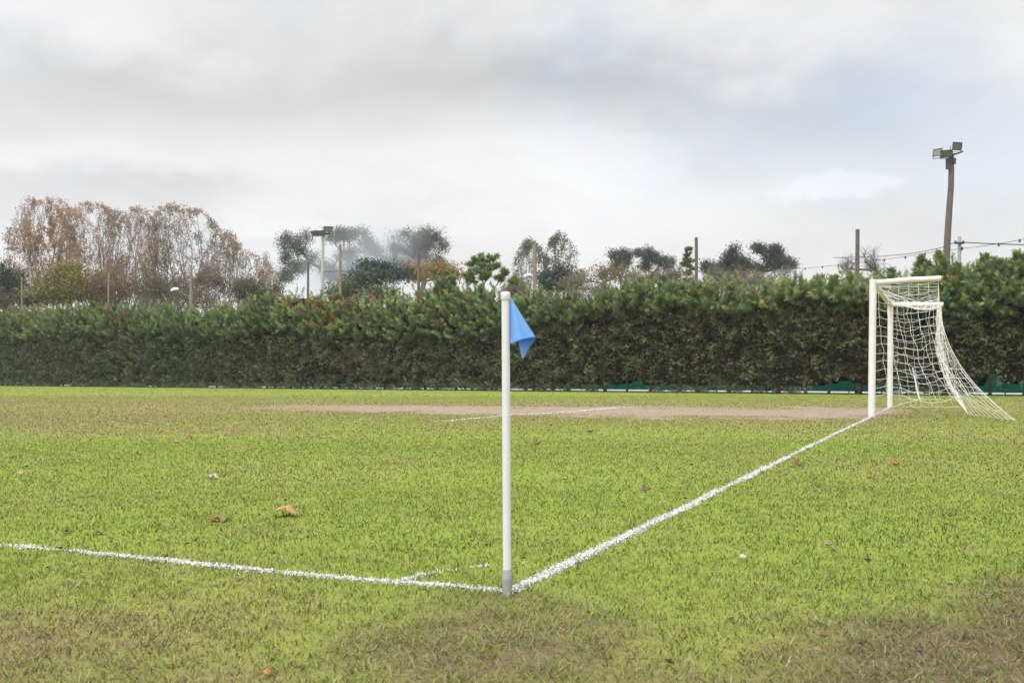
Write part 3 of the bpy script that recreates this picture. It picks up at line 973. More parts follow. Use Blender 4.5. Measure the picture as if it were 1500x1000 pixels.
    for j in range(nv + 1):
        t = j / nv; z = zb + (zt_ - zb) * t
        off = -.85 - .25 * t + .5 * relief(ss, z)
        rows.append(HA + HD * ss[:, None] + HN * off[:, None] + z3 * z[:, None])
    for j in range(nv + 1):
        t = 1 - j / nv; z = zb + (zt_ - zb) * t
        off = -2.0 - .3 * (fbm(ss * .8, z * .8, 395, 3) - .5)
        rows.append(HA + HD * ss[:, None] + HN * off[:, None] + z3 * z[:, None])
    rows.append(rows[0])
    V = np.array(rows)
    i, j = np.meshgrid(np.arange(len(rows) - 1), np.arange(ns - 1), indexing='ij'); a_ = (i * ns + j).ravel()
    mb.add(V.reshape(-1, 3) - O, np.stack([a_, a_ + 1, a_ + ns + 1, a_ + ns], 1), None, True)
    mb.build('shade_dark_interior', M_CORE, root)
    # ---- stems
    q = S0 + .5
    while q < S1 - .3:
        sp = q + R.normal() * .15; p0 = HA + HD * sp - HN * (.75 + R.random() * .3) - O
        mb = MB(); rr = .05 + .04 * R.random(); lean = R.normal(size=2) * .05
        tube(mb, [p0 - z3 * .05, p0 + z3 * .12 + HD * lean[0] * .2, p0 + z3 * .6 + HD * lean[0], p0 + z3 * 1.5 + HD * lean[1]], [rr * 1.5, rr * 1.05, rr, rr * .8], 7, (.055, .043, .034)); mb.build('trunk', M_BARK, root)
        q += 1.02 + .3 * R.random()


hedge()


# ------------------------------------------------------------------ green screen fence behind the hedge foot
def fence():
    c = HA + HD * (S0 + S1) / 2 - HN * 2.5
    root = thing('screen_fence', 'teal green mesh screen fence showing through gaps at the foot of the hedge', 'fence', c)
    z3 = np.array([0, 0, 1.0]); n = 300
    s = np.linspace(S0, S1, n); rows = []
    for z in (.09, .6, 1.1, 1.6, 2.1):
        rows.append(HA + HD * s[:, None] - HN * (2.45 + .05 * (fbm(s * 1.5, s * 0 + z, 401) - .5))[:, None] + z3 * z - c)
    V = np.array(rows); i, j = np.meshgrid(np.arange(4), np.arange(n - 1), indexing='ij'); a = (i * n + j).ravel()
    mb = MB(); mb.add(V.reshape(-1, 3), np.stack([a, a + 1, a + n + 1, a + n], 1), None, True); mb.build('screen', M_SCREEN, root)
    for q in np.arange(S0 + .5, S1, 3.0):
        p = HA + HD * q - HN * 2.55 - c
        mb = MB(); tube(mb, [p, p + z3 * 2.2], .025, 8); mb.build('post', M_METAL, root)


fence()


def sunlit_strip():  # added pale strip standing in for sunlit ground behind the screen
    mb = MB(); n = 60; ss = np.linspace(S0 - 6, S1 + 6, n)
    V = np.array([HA + HD * ss[:, None] - HN * d + np.array([0, 0, .02]) for d in (2.75, 6.0, 11.0)])
    i, j = np.meshgrid(np.arange(2), np.arange(n - 1), indexing='ij'); a = (i * n + j).ravel()
    mb.add(V.reshape(-1, 3), np.stack([a, a + 1, a + n + 1, a + n], 1)); tag(mb.build('sunlit_strip', M_SUNLIT_STRIP), kind='structure')


sunlit_strip()


# ------------------------------------------------------------------ trees
def clump_tree(name, label, cat, base, clumps, Y, npts, tip_leaves, leaf, leafcols, bark=(.10, .085, .07), rt=.16, spread=.35, dep=1.0, aspect=.6, flat=0.0, group=None,
               crook=.12, clear=.25, minr=.012, up=0.0, shell=.0, fork=None):
    """limbs are grown by joining random points in the crown's lobes to the nearest branch"""
    px_m = Y / F
    zc = []; ctr = []; rad = []
    for (x, y, rx, ry) in clumps:
        c = at(x, y, Y); c[1] += R.normal() * rx * px_m * .6 * dep
        ctr.append(c); rad.append(np.array([rx * px_m, max(rx, ry) * px_m * dep, ry * px_m]))
    ctr = np.array(ctr); rad = np.array(rad)
    b = np.array([base[0], base[1], 0.0])
    vol = rad[:, 0] * rad[:, 2]; pr = vol / vol.sum()
    which = R.choice(len(ctr), npts, p=pr)
    # every lobe is itself a cluster of smaller uneven tufts
    nsub = 9; sub = unit(R.normal(size=(len(ctr), nsub, 3))) * (R.random((len(ctr), nsub, 1)) ** .4) * .95; ssz = R.uniform(.26, .72, (len(ctr), nsub, 1))
    si = R.integers(0, nsub, npts)
    u = sub[which, si] + unit(R.normal(size=(npts, 3))) * (R.random((npts, 1)) ** .45) * ssz[which, si]
    P = ctr[which] + u * rad[which]
    low = ctr[:, 2].min() - rad[:, 2].max() * .4
    th = max(1.2, low * (1 - clear) if low > 2 else P[:, 2].min() * .8)
    if fork: th = fork
    cen = ctr.mean(0)
    tt = np.linspace(0, 1, 7)
    lean = (cen - b) * np.array([1, 1, 0])
    trunk = b + np.outer(tt, [0, 0, th]) + np.outer(tt ** 1.7, lean) * .45 + R.normal(size=(7, 3)) * np.array([.06, .06, 0]) * (tt[:, None] > 0)
    nodes = list(trunk); par = [-1, 0, 1, 2, 3, 4, 5]
    order = np.argsort(np.linalg.norm(P - trunk[-1], axis=1))
    # main limbs first: aim for lobe centres
    targets = [ctr[i] - np.array([0, 0, rad[i, 2] * .3]) for i in np.argsort(np.linalg.norm(ctr - trunk[-1], axis=1))] + [P[i] for i in order]
    tips = []
    arr = np.zeros((npts * 6 + len(ctr) * 9 + 20, 3)); m = len(nodes); arr[:m] = trunk
    depth = np.zeros(len(arr)); par = par + [0] * (len(arr) - len(par))
    lengths = np.zeros(len(arr)); lengths[:m] = np.linspace(0, th, m)
    for qi, T in enumerate(targets):
        dv = T - arr[:m]
        d = np.linalg.norm(dv, axis=1)
        pen = d + np.maximum(0, arr[:m, 2] - T[2]) * 1.2 + lengths[:m] * .12
        pen[:4] += 3.0
        k = int(pen.argmin()); D = d[k]
        st = max(1, min(6, int(D / (1.1 if qi >= len(ctr) else .9))))
        prev = k; A0 = arr[k].copy()
        # start along the parent's direction, so forks look grown
        pd = unit(arr[k] - arr[par[k]]) if k > 0 else np.array([0, 0, 1.0])
        for q in range(1, st + 1):
            f = q / st
            p = A0 * (1 - f) + T * f + pd * D * .28 * math.sin(math.pi * f) + (R.normal(size=3) * crook * D * .16 * (f < 1))
            arr[m] = p; par[m] = prev; lengths[m] = lengths[prev] + D / st; prev = m; m += 1
        if qi >= len(ctr):
            tips.append(prev)
    arr = arr[:m]; par = np.array(par[:m])
    w = np.zeros(m)
    for t_ in tips: w[t_] += 1
    for k in range(m - 1, 0, -1):
        w[par[k]] += w[k]
    rr = np.maximum(minr, rt * (w / max(1, w[0])) ** .48)
    root = thing(name, label, cat, b, group)
    mb = MB()
    k = np.arange(1, m)
    segs(mb, arr[par[k]] - b, arr[k] - b, rr[par[k]] * np.where(w[par[k]] > 2.2 * w[k], .6, 1), rr[k], 5, np.asarray(bark) * (1 + .0 * k[:, None]))
    # fine twigs at the tips
    tp = arr[tips]
    n2 = len(tp) * 3
    st = np.repeat(tp, 3, 0); dv = unit(R.normal(size=(n2, 3)) + np.array([0, 0, .5])) * spread * (.6 + .8 * R.random((n2, 1)))
    segs(mb, st - b, st + dv - b, minr * .8, minr * .45, 3, np.asarray(bark) * 1.0)
    mb.build('trunk', M_BARK, root)
    if tip_leaves:
        nl = int(len(tp) * tip_leaves)
        kk = R.integers(0, len(tp), nl)
        Pl = tp[kk] + np.clip(R.normal(size=(nl, 3)), -2, 2) * spread * .85 * np.array([1, 1, 1 - flat * .6]) + np.array([0, 0, spread * .15])
        lc = np.asarray(leafcols)
        # tone goes by bough, so light and dark clumps show
        tone = (.72 + .56 * R.random(len(tp)))[kk]
        col = lc[R.integers(0, len(lc), nl)] * (tone * (.8 + .4 * R.random(nl)))[:, None]
        mb = MB(); leaves(mb, Pl - b, leaf * (.6 + .8 * R.random(nl)), col, aspect, flat, up * np.array([0, 0, 1.0]) if up else None); mb.build('crown', M_LEAF, root)
    return root


def xb(px, Y):
    return np.array([(px - 750) / F * (Y * CP), Y, 0])


AUT = [(.36, .215, .14), (.40, .265, .185), (.29, .20, .15), (.41, .225, .125)]
AUTP = [(.34, .24, .18), (.40, .285, .215), (.28, .20, .155)]
PB = (.17, .15, .135)
PL = 'tall plane trees in autumn leaf beyond the hedge'


def vase_tree(name, label, px, Y, x0, x1, ytop, cols, nleaf, leaf=.145, bark=PB, rt=.2, levels=6, limbs=5, keep=1.0, group=None, fork=3.4, lean=0.0, seed=0):
    """upright limbs forking again and again; the crown is then fitted to its real width and height"""
    g = np.random.default_rng(seed + 900)
    A, B, RA, RB, LV = [], [], [], [], []

    def grow(p, d, L, r, lv):
        n = 3; q = p
        for k in range(n):
            d = unit(d + g.normal(size=3) * .12 + np.array([0, 0, .035]))
            e = q + d * L / n; r2 = r * (1 - .22 / n * (k + 1)) if lv < levels else r * (1 - .5 * (k + 1) / n)
            A.append(q); B.append(e); RA.append(r * (1 - .22 / n * k)); RB.append(r2); LV.append(lv)
            if lv >= 2 and lv < levels and g.random() < .34:      # side twig
                a, b = frame(d[None]); th = g.random() * 6.28
                sd = unit(d * .7 + (a[0] * math.cos(th) + b[0] * math.sin(th)) * .8)
                grow(e, sd, L * .5, r2 * .5, max(lv + 2, levels - 1) if lv + 2 <= levels else levels)
            q = e
        if lv < levels:
            nc = 2 if g.random() < .62 else 3
            a, b = frame(d[None]); th0 = g.random() * 6.28
            for c in range(nc):
                th = th0 + c * 6.28 / nc + g.normal() * .4; sp = math.radians(g.uniform(16, 42))
                cd = unit(d * math.cos(sp) + (a[0] * math.cos(th) + b[0] * math.sin(th)) * math.sin(sp))
                grow(q, cd, L * g.uniform(.66, .90), r2 * (.74 if nc == 2 else .64), lv + 1)
    z3 = np.array([0, 0, 1.0]); base = np.zeros(3)
    tk = [base, np.array([.05, 0, fork * .5]), np.array([lean * .3, 0, fork])]
    for k in range(2):
        A.append(tk[k]); B.append(tk[k + 1]); RA.append(rt * (1.15 - .15 * k)); RB.append(rt * (1 - .1 * k)); LV.append(0)
    for c in range(limbs):
        th = c * 6.28 / limbs + g.normal() * .3; sp = math.radians(g.uniform(16, 54))
        grow(tk[2], np.array([math.cos(th) * math.sin(sp), math.sin(th) * math.sin(sp), math.cos(sp)]), 2.9 * g.uniform(.8, 1.15), rt * .55, 1)
    A = np.array(A); B = np.array(B); RA = np.array(RA); RB = np.array(RB); LV = np.array(LV)
    b = xb(px, Y)
    xl, xr = (x0 - px) / F * Y, (x1 - px) / F * Y; zt = at(px, ytop, Y)[2]
    lo, hi = np.percentile(B[:, 0], 7.0), np.percentile(B[:, 0], 93.0); top = np.percentile(B[:, 2], 88.0)

    def fit(P):
        P = P.copy(); k = np.clip((P[:, 2] - fork) / 2, 0, 1)
        sx = np.where(P[:, 0] < 0, xl / min(lo, -.5), xr / max(hi, .5))
        P[:, 0] *= 1 + (sx - 1) * k; P[:, 1] *= 1 + (sx.mean() - 1) * k
        P[:, 2] = np.where(P[:, 2] > fork, fork + (P[:, 2] - fork) * (zt - fork) / (top - fork), P[:, 2])
        tx = P[:, 0] / np.where(P[:, 0] < 0, xl, xr)
        P[:, 0] *= np.where(tx > .8, (.8 + .25 * np.tanh((tx - .8) / .25)) / np.maximum(tx, 1e-3), 1)
        t = (P[:, 2] - fork) / (zt - fork)
        t = np.where(t > .8, .8 + .21 * np.tanh((t - .8) / .21), t)
        dome = np.sqrt(np.clip(1 - .50 * np.clip(tx, 0, 1.05) ** 2.4, .1, 1))
        P[:, 2] = np.where(P[:, 2] > fork, fork + t * dome * (zt - fork), P[:, 2])
        return P
    A, B = fit(A), fit(B)
    root = thing(name, label, 'tree', b, group)
    mb = MB(); big = LV <= 3
    segs(mb, A[big], B[big], np.maximum(RA[big], .02), np.maximum(RB[big], .018), 5, bark)
    segs(mb, A[~big], B[~big], np.maximum(RA[~big], .014), np.maximum(RB[~big], .011), 3, bark)
    mb.build('trunk', M_BARK, root)
    tips = B[(LV >= levels - 1)]
    bough = fbm(tips[:, 0] * .5 + seed, tips[:, 2] * .5, 611 + seed, 3)
    pr = sstep(.25, .65, bough) + .15; pr /= pr.sum()
    k = g.choice(len(tips), nleaf, p=pr)
    P = tips[k] + g.normal(size=(nleaf, 3)) * .14 - np.array([0, 0, .05])
    c = np.asarray(cols)[g.integers(0, len(cols), nleaf)] * (.7 + .6 * bough[k] * (.6 + .8 * g.random(nleaf)))[:, None]
    mb = MB(); leaves(mb, P, leaf * (.6 + .8 * g.random(nleaf)), c, .7); mb.build('crown', M_LEAF, root)


for q, (lab, px, Y, x0, x1, yt, cols, nl, lv, rt) in enumerate((
    ('half bare autumn tree cut off by the left edge of the photo', -28, 96, -90, 22, 336, AUT, 4200, 6, .2),
    ('tallest rust orange autumn tree at the left end of the hedge', 74, 97, 30, 122, 293, AUT, 10500, 6, .24),
    ('rust brown tree right beside the tallest rust orange tree', 130, 95, 84, 176, 298, AUT[1:] + AUTP[:1], 7500, 6, .22),
    ('pinkish brown thinly leaved tree in the middle of the tall autumn row', 178, 98, 130, 226, 304, AUTP, 4200, 6, .22),
    ('nearly leafless tree whose dark forked limbs show against the sky', 200, 93, 162, 254, 306, AUTP + [(.2, .15, .11)], 2600, 6, .20),
    ('broad brown autumn tree rounding off the right end of the tall row', 272, 95, 218, 340, 306, AUTP + [(.19, .16, .09)], 6200, 6, .25),
    ('lower brown tree arching right where the tall autumn row ends', 320, 92, 276, 366, 338, AUTP + [(.19, .15, .08)], 3800, 6, .17),
    ('small pale thin tree at the right foot of the autumn row', 372, 92, 334, 412, 376, AUTP, 1500, 5, .12))):
    vase_tree('plane_tree', lab, px, Y, x0, x1, yt, cols, int(nl * 1.6), levels=lv, rt=rt, group=PL, seed=q * 7 + 3)
clump_tree('yellow_tree', 'bushy yellow green tree low in front of the rust orange trees', 'tree', xb(98, 88), [(92, 395, 22, 16), (100, 415, 40, 20), (62, 425, 22, 15), (135, 420, 22, 16), (100, 435, 45, 15)], 88, 420, 22, .22, [(.20, .20, .035), (.25, .22, .045), (.15, .17, .04), (.23, .17, .05)], (.1, .085, .06), .14, .5)
clump_tree('broadleaf_tree', 'dark green tree low at the left edge behind the hedge', 'tree', xb(4, 90), [(6, 400, 18, 18), (18, 425, 20, 18), (-10, 425, 24, 22)], 90, 260, 16, .22, [(.055, .085, .055), (.07, .10, .06), (.05, .07, .05)], (.08, .07, .06), .14, .5)
SH = 'twiggy shrubs behind the left half of the hedge'
for px, lab, cl, cols, lv in (
    (20, 'olive shrub beneath the tree at the left edge', [(0, 438, 30, 16), (32, 440, 24, 12)], [(.13, .13, .06), (.10, .11, .05)], 14),
    (165, 'orange brown shrub beside the thin post right of the yellow green tree', [(155, 418, 20, 18), (182, 425, 22, 16), (160, 442, 28, 12)], [(.22, .14, .07), (.17, .11, .06)], 11),
    (240, 'brown twiggy shrub below the white street lamp head', [(218, 420, 26, 18), (250, 425, 26, 16), (235, 442, 36, 12)], [(.16, .12, .08), (.14, .125, .07)], 11),
    (312, 'brown twiggy shrub right of the post beside the white street lamp head', [(296, 412, 24, 20), (330, 420, 28, 18), (310, 438, 40, 14)], [(.17, .125, .085), (.14, .12, .07)], 11),
    (375, 'olive brown shrub at the foot of the small pale thin tree', [(360, 425, 24, 12), (392, 428, 20, 12)], [(.13, .12, .065), (.11, .10, .06)], 11)):
    clump_tree('shrub', lab, 'shrub', xb(px, 87), cl, 87, 420, lv, .15, cols, (.12, .10, .08), .07, .38, group=SH, fork=1.5)
EUC = [(.105, .125, .090), (.130, .148, .105), (.085, .105, .080), (.155, .168, .120)]  # leaf tones lightened in place of thicker haze
EB = (.16, .14, .12)
EG = 'dark gum trees in the smoke'
clump_tree('gum_tree', 'large wide dark gum tree behind the twin headed floodlight pole, left of the smoke', 'tree', xb(488, 104), [(432, 358, 18, 14), (420, 375, 10, 14), (452, 350, 12, 8), (490, 342, 26, 9), (515, 346, 24, 11), (538, 358, 20, 12), (552, 372, 14, 10), (440, 392, 20, 10), (415, 403, 15, 12), (460, 378, 10, 8), (505, 372, 18, 10), (480, 400, 22, 12), (530, 392, 22, 9), (508, 404, 26, 10), (443, 368, 8, 6), (470, 390, 10, 8)], 104, 800, 34, .165, EUC, EB, .30, .42, aspect=.45, fork=5.0, shell=.2, group=EG, flat=.2)
clump_tree('gum_tree', 'smoky blue grey gum tree to the right of the drifting smoke', 'tree', xb(612, 112), [(598, 347, 22, 9), (630, 350, 22, 12), (648, 362, 9, 10), (585, 368, 14, 10), (618, 370, 24, 14), (640, 388, 16, 12), (572, 385, 12, 10), (600, 395, 22, 14), (655, 398, 8, 8), (560, 398, 16, 10), (628, 402, 22, 10), (610, 360, 12, 8)], 112, 760, 34, .175, EUC, EB, .30, .46, aspect=.45, fork=5.5, shell=.2, group=EG, flat=.2)
clump_tree('fir_tree', 'dark low conifer between the two gum trees, just above the hedge', 'tree', xb(552, 82), [(540, 392, 14, 9), (560, 400, 24, 9), (530, 408, 20, 9), (585, 405, 18, 9), (555, 415, 40, 8)], 82, 260, 22, .24, [(.045, .075, .05), (.06, .09, .06)], (.07, .06, .05), .14, .4, flat=.5)
clump_tree('yellow_tree', 'orange yellow leaved tree showing behind the wooden pole left of the bright green pine', 'tree', xb(636, 84), [(612, 402, 18, 9), (640, 398, 22, 9), (662, 404, 14, 8)], 84, 200, 14, .2, [(.30, .19, .06), (.33, .24, .08), (.24, .17, .07)], (.1, .08, .06), .1, .45)


def pine(label, base, tufts, Y, cols, needle=.30, nper=320, group=None, rt=.10, name='pine_tree'):
    root = thing(name, label, 'tree', base, group)
    z3 = np.array([0, 0, 1.0]); b = np.array(base, float)
    tops = [at(x, y, Y) + np.array([0, R.normal() * r_ * Y / F * .6, 0]) for x, y, r_ in tufts]
    hi = max(t[2] for t in tops)
    mb = MB(); tk = np.array([[b[0] + .1 * math.sin(k * .9), b[1], hi * .97 * k / 8] for k in range(9)]) - b
    tube(mb, tk, np.linspace(rt, rt * .3, 9), 8, (.11, .08, .055))
    lf = MB()
    for t, (x, y, r_) in zip(tops, tufts):
        rr = r_ * Y / F
        k0 = np.array([b[0], b[1], max(1.0, t[2] - abs(t[0] - b[0]) * .8 - rr * 1.2)])
        tube(mb, np.array([k0, (k0 + t) / 2 - z3 * .1, t + z3 * rr * .2]) - b, [rt * .35, rt * .28, rt * .18], 6, (.12, .09, .06))
        # several shoots per tuft, each a bottle brush of needles
        for q in range(7):
            sd = unit(R.normal(size=3) * np.array([1, 1, .55]) + z3 * .75); sl = rr * (.6 + .5 * R.random())
            sb = t - z3 * rr * .35 + R.normal(size=3) * rr * .18
            tube(mb, np.array([t - z3 * rr * .4, sb, sb + sd * sl]) - b, [rt * .14, rt * .12, rt * .06], 5, (.13, .10, .06))
            n = nper // 7 * 2
            tt = R.random(n) ** .7
            P = sb + sd * (sl * tt)[:, None]
            nd_ = unit(unit(R.normal(size=(n, 3))) * .8 + sd * .8)
            w = .030 * Y / 60
            s_ = unit(np.cross(nd_, R.normal(size=(n, 3)))) * w
            L = needle * (.6 + .5 * R.random((n, 1)))
            V = np.stack([P - s_, P + s_, P + nd_ * L], 1)
            c = np.asarray(cols)[R.integers(0, len(cols), n)] * (.75 + .5 * R.random((n, 1)))
            lf.add(V.reshape(-1, 3) - b, np.arange(3 * n).reshape(n, 3), np.repeat(c, 3, 0))
    mb.build('trunk', M_BARK, root); lf.build('crown', M_LEAF, root)


BPC = [(.16, .24, .06), (.21, .28, .07), (.12, .19, .055)]
pine('bright green young pine with upright tufts just left of the near flag', xb(708, 60), [(708, 378, 11), (722, 376, 10), (696, 384, 10), (714, 390, 12), (702, 396, 11), (725, 392, 9), (742, 400, 9), (735, 408, 8), (685, 400, 8), (690, 410, 9), (752, 412, 7), (712, 406, 9)], 60, BPC, .34)
pine('slim yellow green young pine beside a tall wooden pole', xb(1007, 56), [(1009, 364, 5), (1006, 372, 6), (1011, 380, 7), (1003, 386, 7), (1012, 392, 8), (1004, 400, 9), (1010, 408, 9)], 56, [(.15, .19, .05), (.19, .22, .06), (.12, .15, .05)], .20, 240, rt=.07)
PALE = [(.14, .145, .105), (.17, .17, .125), (.11, .12, .09)]
PG = 'pale grey green trees beyond the hedge'
vase_tree('poplar_tree', 'pale grey green tree behind a tall wooden pole, right of the near flag', 778, 95, 750, 806, 351, PALE, 5200, leaf=.15, bark=(.15, .14, .12), rt=.14, levels=5, group=PG, seed=71)
vase_tree('poplar_tree', 'taller pale grey green tree with a narrow top, second right of the near flag', 823, 97, 796, 852, 342, PALE, 6400, leaf=.15, bark=(.15, .14, .12), rt=.15, levels=5, group=PG, seed=83)
clump_tree('fir_tree', 'blue green conifer low in front of the pale grey green trees', 'tree', xb(815, 84), [(815, 398, 12, 9), (808, 408, 20, 10), (830, 410, 18, 10), (815, 418, 30, 8)], 84, 240, 20, .22, [(.05, .075, .065), (.065, .09, .075)], (.07, .06, .05), .12, .4, flat=.5)
clump_tree('yellow_tree', 'thin twiggy tree with scattered orange yellow leaves right of the blue green conifer', 'tree', xb(880, 80), [(852, 408, 16, 10), (878, 402, 20, 13), (905, 400, 16, 12), (925, 408, 12, 8)], 80, 300, 3.6, .18, [(.30, .19, .07), (.26, .17, .07), (.20, .13, .08)], (.16, .13, .11), .1, .45)
DP = [(.078, .104, .078), (.098, .124, .090), (.066, .088, .070)]  # paleness of distant haze put into these greens
DG = 'distant dark conifers above the hedge'
clump_tree('pine_tree', 'distant dark rounded conifer, leftmost of the pair left of the slim yellow green pine', 'tree', xb(911, 120), [(900, 374, 8, 6), (914, 372, 12, 6), (912, 382, 16, 8), (905, 392, 10, 8)], 120, 390, 18, .18, DP, (.08, .07, .06), .18, .36, flat=.1, group=DG, fork=5)
clump_tree('pine_tree', 'distant dark conifer with ragged layered top, nearest left of the slim yellow green pine', 'tree', xb(950, 124), [(940, 371, 13, 6), (952, 378, 13, 6), (965, 380, 10, 7), (975, 388, 8, 6), (945, 390, 10, 6), (983, 385, 6, 8)], 124, 448, 17, .18, DP, (.09, .08, .07), .18, .36, flat=.15, group=DG, fork=5)
clump_tree('pine_tree', 'distant dark pointed tree just right of the slim yellow green pine', 'tree', xb(1074, 112), [(1073, 366, 7, 7), (1072, 376, 13, 8), (1085, 386, 14, 9), (1062, 390, 14, 10), (1040, 392, 12, 10), (1080, 398, 22, 10)], 112, 624, 17, .18, [(.055, .078, .055), (.068, .092, .062), (.048, .068, .052)], (.09, .08, .07), .18, .38, group=DG, fork=5)
clump_tree('pine_tree', 'distant dark flat topped conifer with wide layered boughs, rightmost of the dark ones', 'tree', xb(1132, 112), [(1112, 366, 10, 6), (1130, 366, 16, 6), (1145, 376, 14, 7), (1160, 388, 12, 6), (1122, 380, 14, 7), (1140, 392, 20, 8), (1112, 394, 10, 8)], 112, 624, 15, .18, [(.055, .075, .055), (.066, .088, .060), (.048, .066, .052)], (.09, .08, .07), .18, .38, flat=.2, group=DG, fork=5)
RG = 'low shrubs peeping over the right half of the hedge'
for px, Y, lab, cl, cols in (
    (745, 78, 'pale brown low shrub between the bright green pine and the pale wooden pole', [(748, 424, 20, 10), (765, 420, 14, 12)], [(.19, .17, .11), (.16, .16, .10)]),
    (850, 76, 'olive brown low shrub under the twiggy orange yellow tree', [(840, 420, 22, 10), (880, 424, 24, 10)], [(.20, .165, .10), (.17, .15, .09)]),
    (1095, 72, 'grey brown low shrub under the flat topped dark conifer', [(1085, 412, 22, 12), (1120, 416, 24, 10), (1060, 414, 14, 10)], [(.18, .16, .11), (.14, .145, .09)]),
    (955, 72, 'pale brown low shrub under the ragged layered conifer', [(945, 406, 22, 10), (980, 408, 18, 10)], [(.20, .17, .11), (.17, .15, .10)])):
    clump_tree('shrub', lab, 'shrub', xb(px, Y), cl, Y, 260, 9, .13, cols, (.14, .12, .10), .05, .34, group=RG, fork=1.5)
BG = 'bare winter trees behind the hedge'
for px, Y, lab, cl in ((1052, 74, 'bare grey twiggy tree low between two dark conifers', [(1045, 402, 14, 14), (1062, 405, 14, 12)]),
                       (1135, 76, 'bare grey twiggy tree in front of the flat topped dark conifer', [(1120, 405, 18, 14), (1150, 402, 18, 14)]),
                       (975, 72, 'bare brown twiggy tree left of the slim yellow green pine', [(968, 405, 16, 12), (990, 402, 10, 14)]),
                       (1268, 46, 'leafless tree with fine twigs around the wooden pole left of the goal', [(1245, 388, 16, 18), (1272, 380, 12, 18), (1285, 392, 12, 14)]),
                       (398, 96, 'bare pale twiggy tree between the autumn row and the large gum tree', [(396, 395, 14, 22), (385, 410, 14, 12)])):
    clump_tree('bare_tree', lab, 'tree', xb(px, Y), cl, Y, 230, 0, .1, AUT, (.17, .15, .135), .09, .4, minr=.007 * Y / 46 if Y > 60 else .006, group=BG)
# broom-like growth topping the hedge behind on the left of the pale lamp
clump_tree('broadleaf_tree', 'pale green bushy tree just behind the hedge below the smoke', 'tree', xb(530, 78), [(520, 425, 26, 10), (555, 430, 26, 9), (500, 432, 20, 9)], 78, 240, 18, .2, [(.12, .15, .08), (.15, .17, .09), (.10, .13, .07)], (.1, .08, .06), .1, .45)


# ------------------------------------------------------------------ poles, lamps, wires
z3 = np.array([0, 0, 1.0])


def wood_pole(px, py, Y, r, label, m=M_WOOD, lean=0.0, group='tall wooden poles behind the hedge', cap=False):
    b = xb(px - lean, Y); t = at(px, py, Y)
    root = thing('wooden_pole', label, 'pole', b, group)
    H = t - b; mb = MB(); n = 6; k = np.linspace(0, 1, n)[:, None]
    tube(mb, H * k + np.c_[R.normal(size=(n, 2)) * .02, np.zeros(n)] * k, np.linspace(r * 1.15, r, n), 12); mb.build('shaft', m, root)
    return root


def back_Y(px, d):
    return hpt(px, d)[1]


wood_pole(613, 372, back_Y(613, 3.5), .085, 'brown wooden pole in front of the orange yellow tree', M_WOOD)
wood_pole(783, 358, back_Y(783, 3.5), .105, 'pale wooden pole in front of the pale grey green trees', M_WOODP)
wood_pole(1020, 348, back_Y(1020, 3.5), .075, 'dark wooden pole beside the slim yellow green pine', M_WOOD)
wood_pole(1256, 336, back_Y(1256, 3.5), .085, 'dark wooden pole standing left of the goal', M_WOOD, 1.0)
wood_pole(498, 358, back_Y(498, 4.0), .085, 'grey brown pole right of the twin headed floodlight pole', M_WOODP)
wood_pole(451, 384, back_Y(451, 4.0), .07, 'short dark brown pole left of the twin headed floodlight pole', M_WOOD)
wood_pole(32, 405, back_Y(32, 4.0), .06, 'thin grey post nearest the left edge of the hedge', M_WOODP, group='thin posts behind the left end of the hedge')
wood_pole(159, 398, back_Y(159, 4.0), .06, 'thin grey post right of the yellow green tree', M_WOODP, group='thin posts behind the left end of the hedge')
wood_pole(280, 390, back_Y(280, 4.0), .085, 'grey post right of the white street lamp head in front of the brown tree', M_WOODP, group='thin posts behind the left end of the hedge')


def flood_head(root, c, w, h, yaw, tilt, m_body=M_METAL):
    """housing with a tapered back, a rim, a glass and a U bracket"""
    M = TR(c, yaw, tilt)
    mb = MB(); box(mb, (w, h * .42, h), M, .012, taper=.62); body = mb.build('floodlight', m_body, root)
    mb = MB()
    for sx, sz, a, b in ((0, .5, w * 1.06, h * .09), (0, -.5, w * 1.06, h * .09)):
        box(mb, (a, h * .10, b), M @ Matrix.Translation((0, -h * .235, sz * h)), .005)
    for sx in (-.5, .5):
        box(mb, (h * .09, h * .10, h * .90), M @ Matrix.Translation((sx * w, -h * .235, 0)), .005)
    mb.build('rim', M_DARK, body)
    mb = MB(); box(mb, (w * .93, h * .03, h * .90), M @ Matrix.Translation((0, -h * .225, 0)), .004); mb.build('glass', M_GLASS, body)
    mb = MB()
    for sx in (-1, 1):
        box(mb, (h * .05, h * .10, h * .75), M @ Matrix.Translation((sx * w * .56, h * .08, -h * .34)), .004)
    box(mb, (w * 1.16, h * .10, h * .05), M @ Matrix.Translation((0, h * .08, -h * .73)), .004); mb.build('bracket', M_DARK, body)


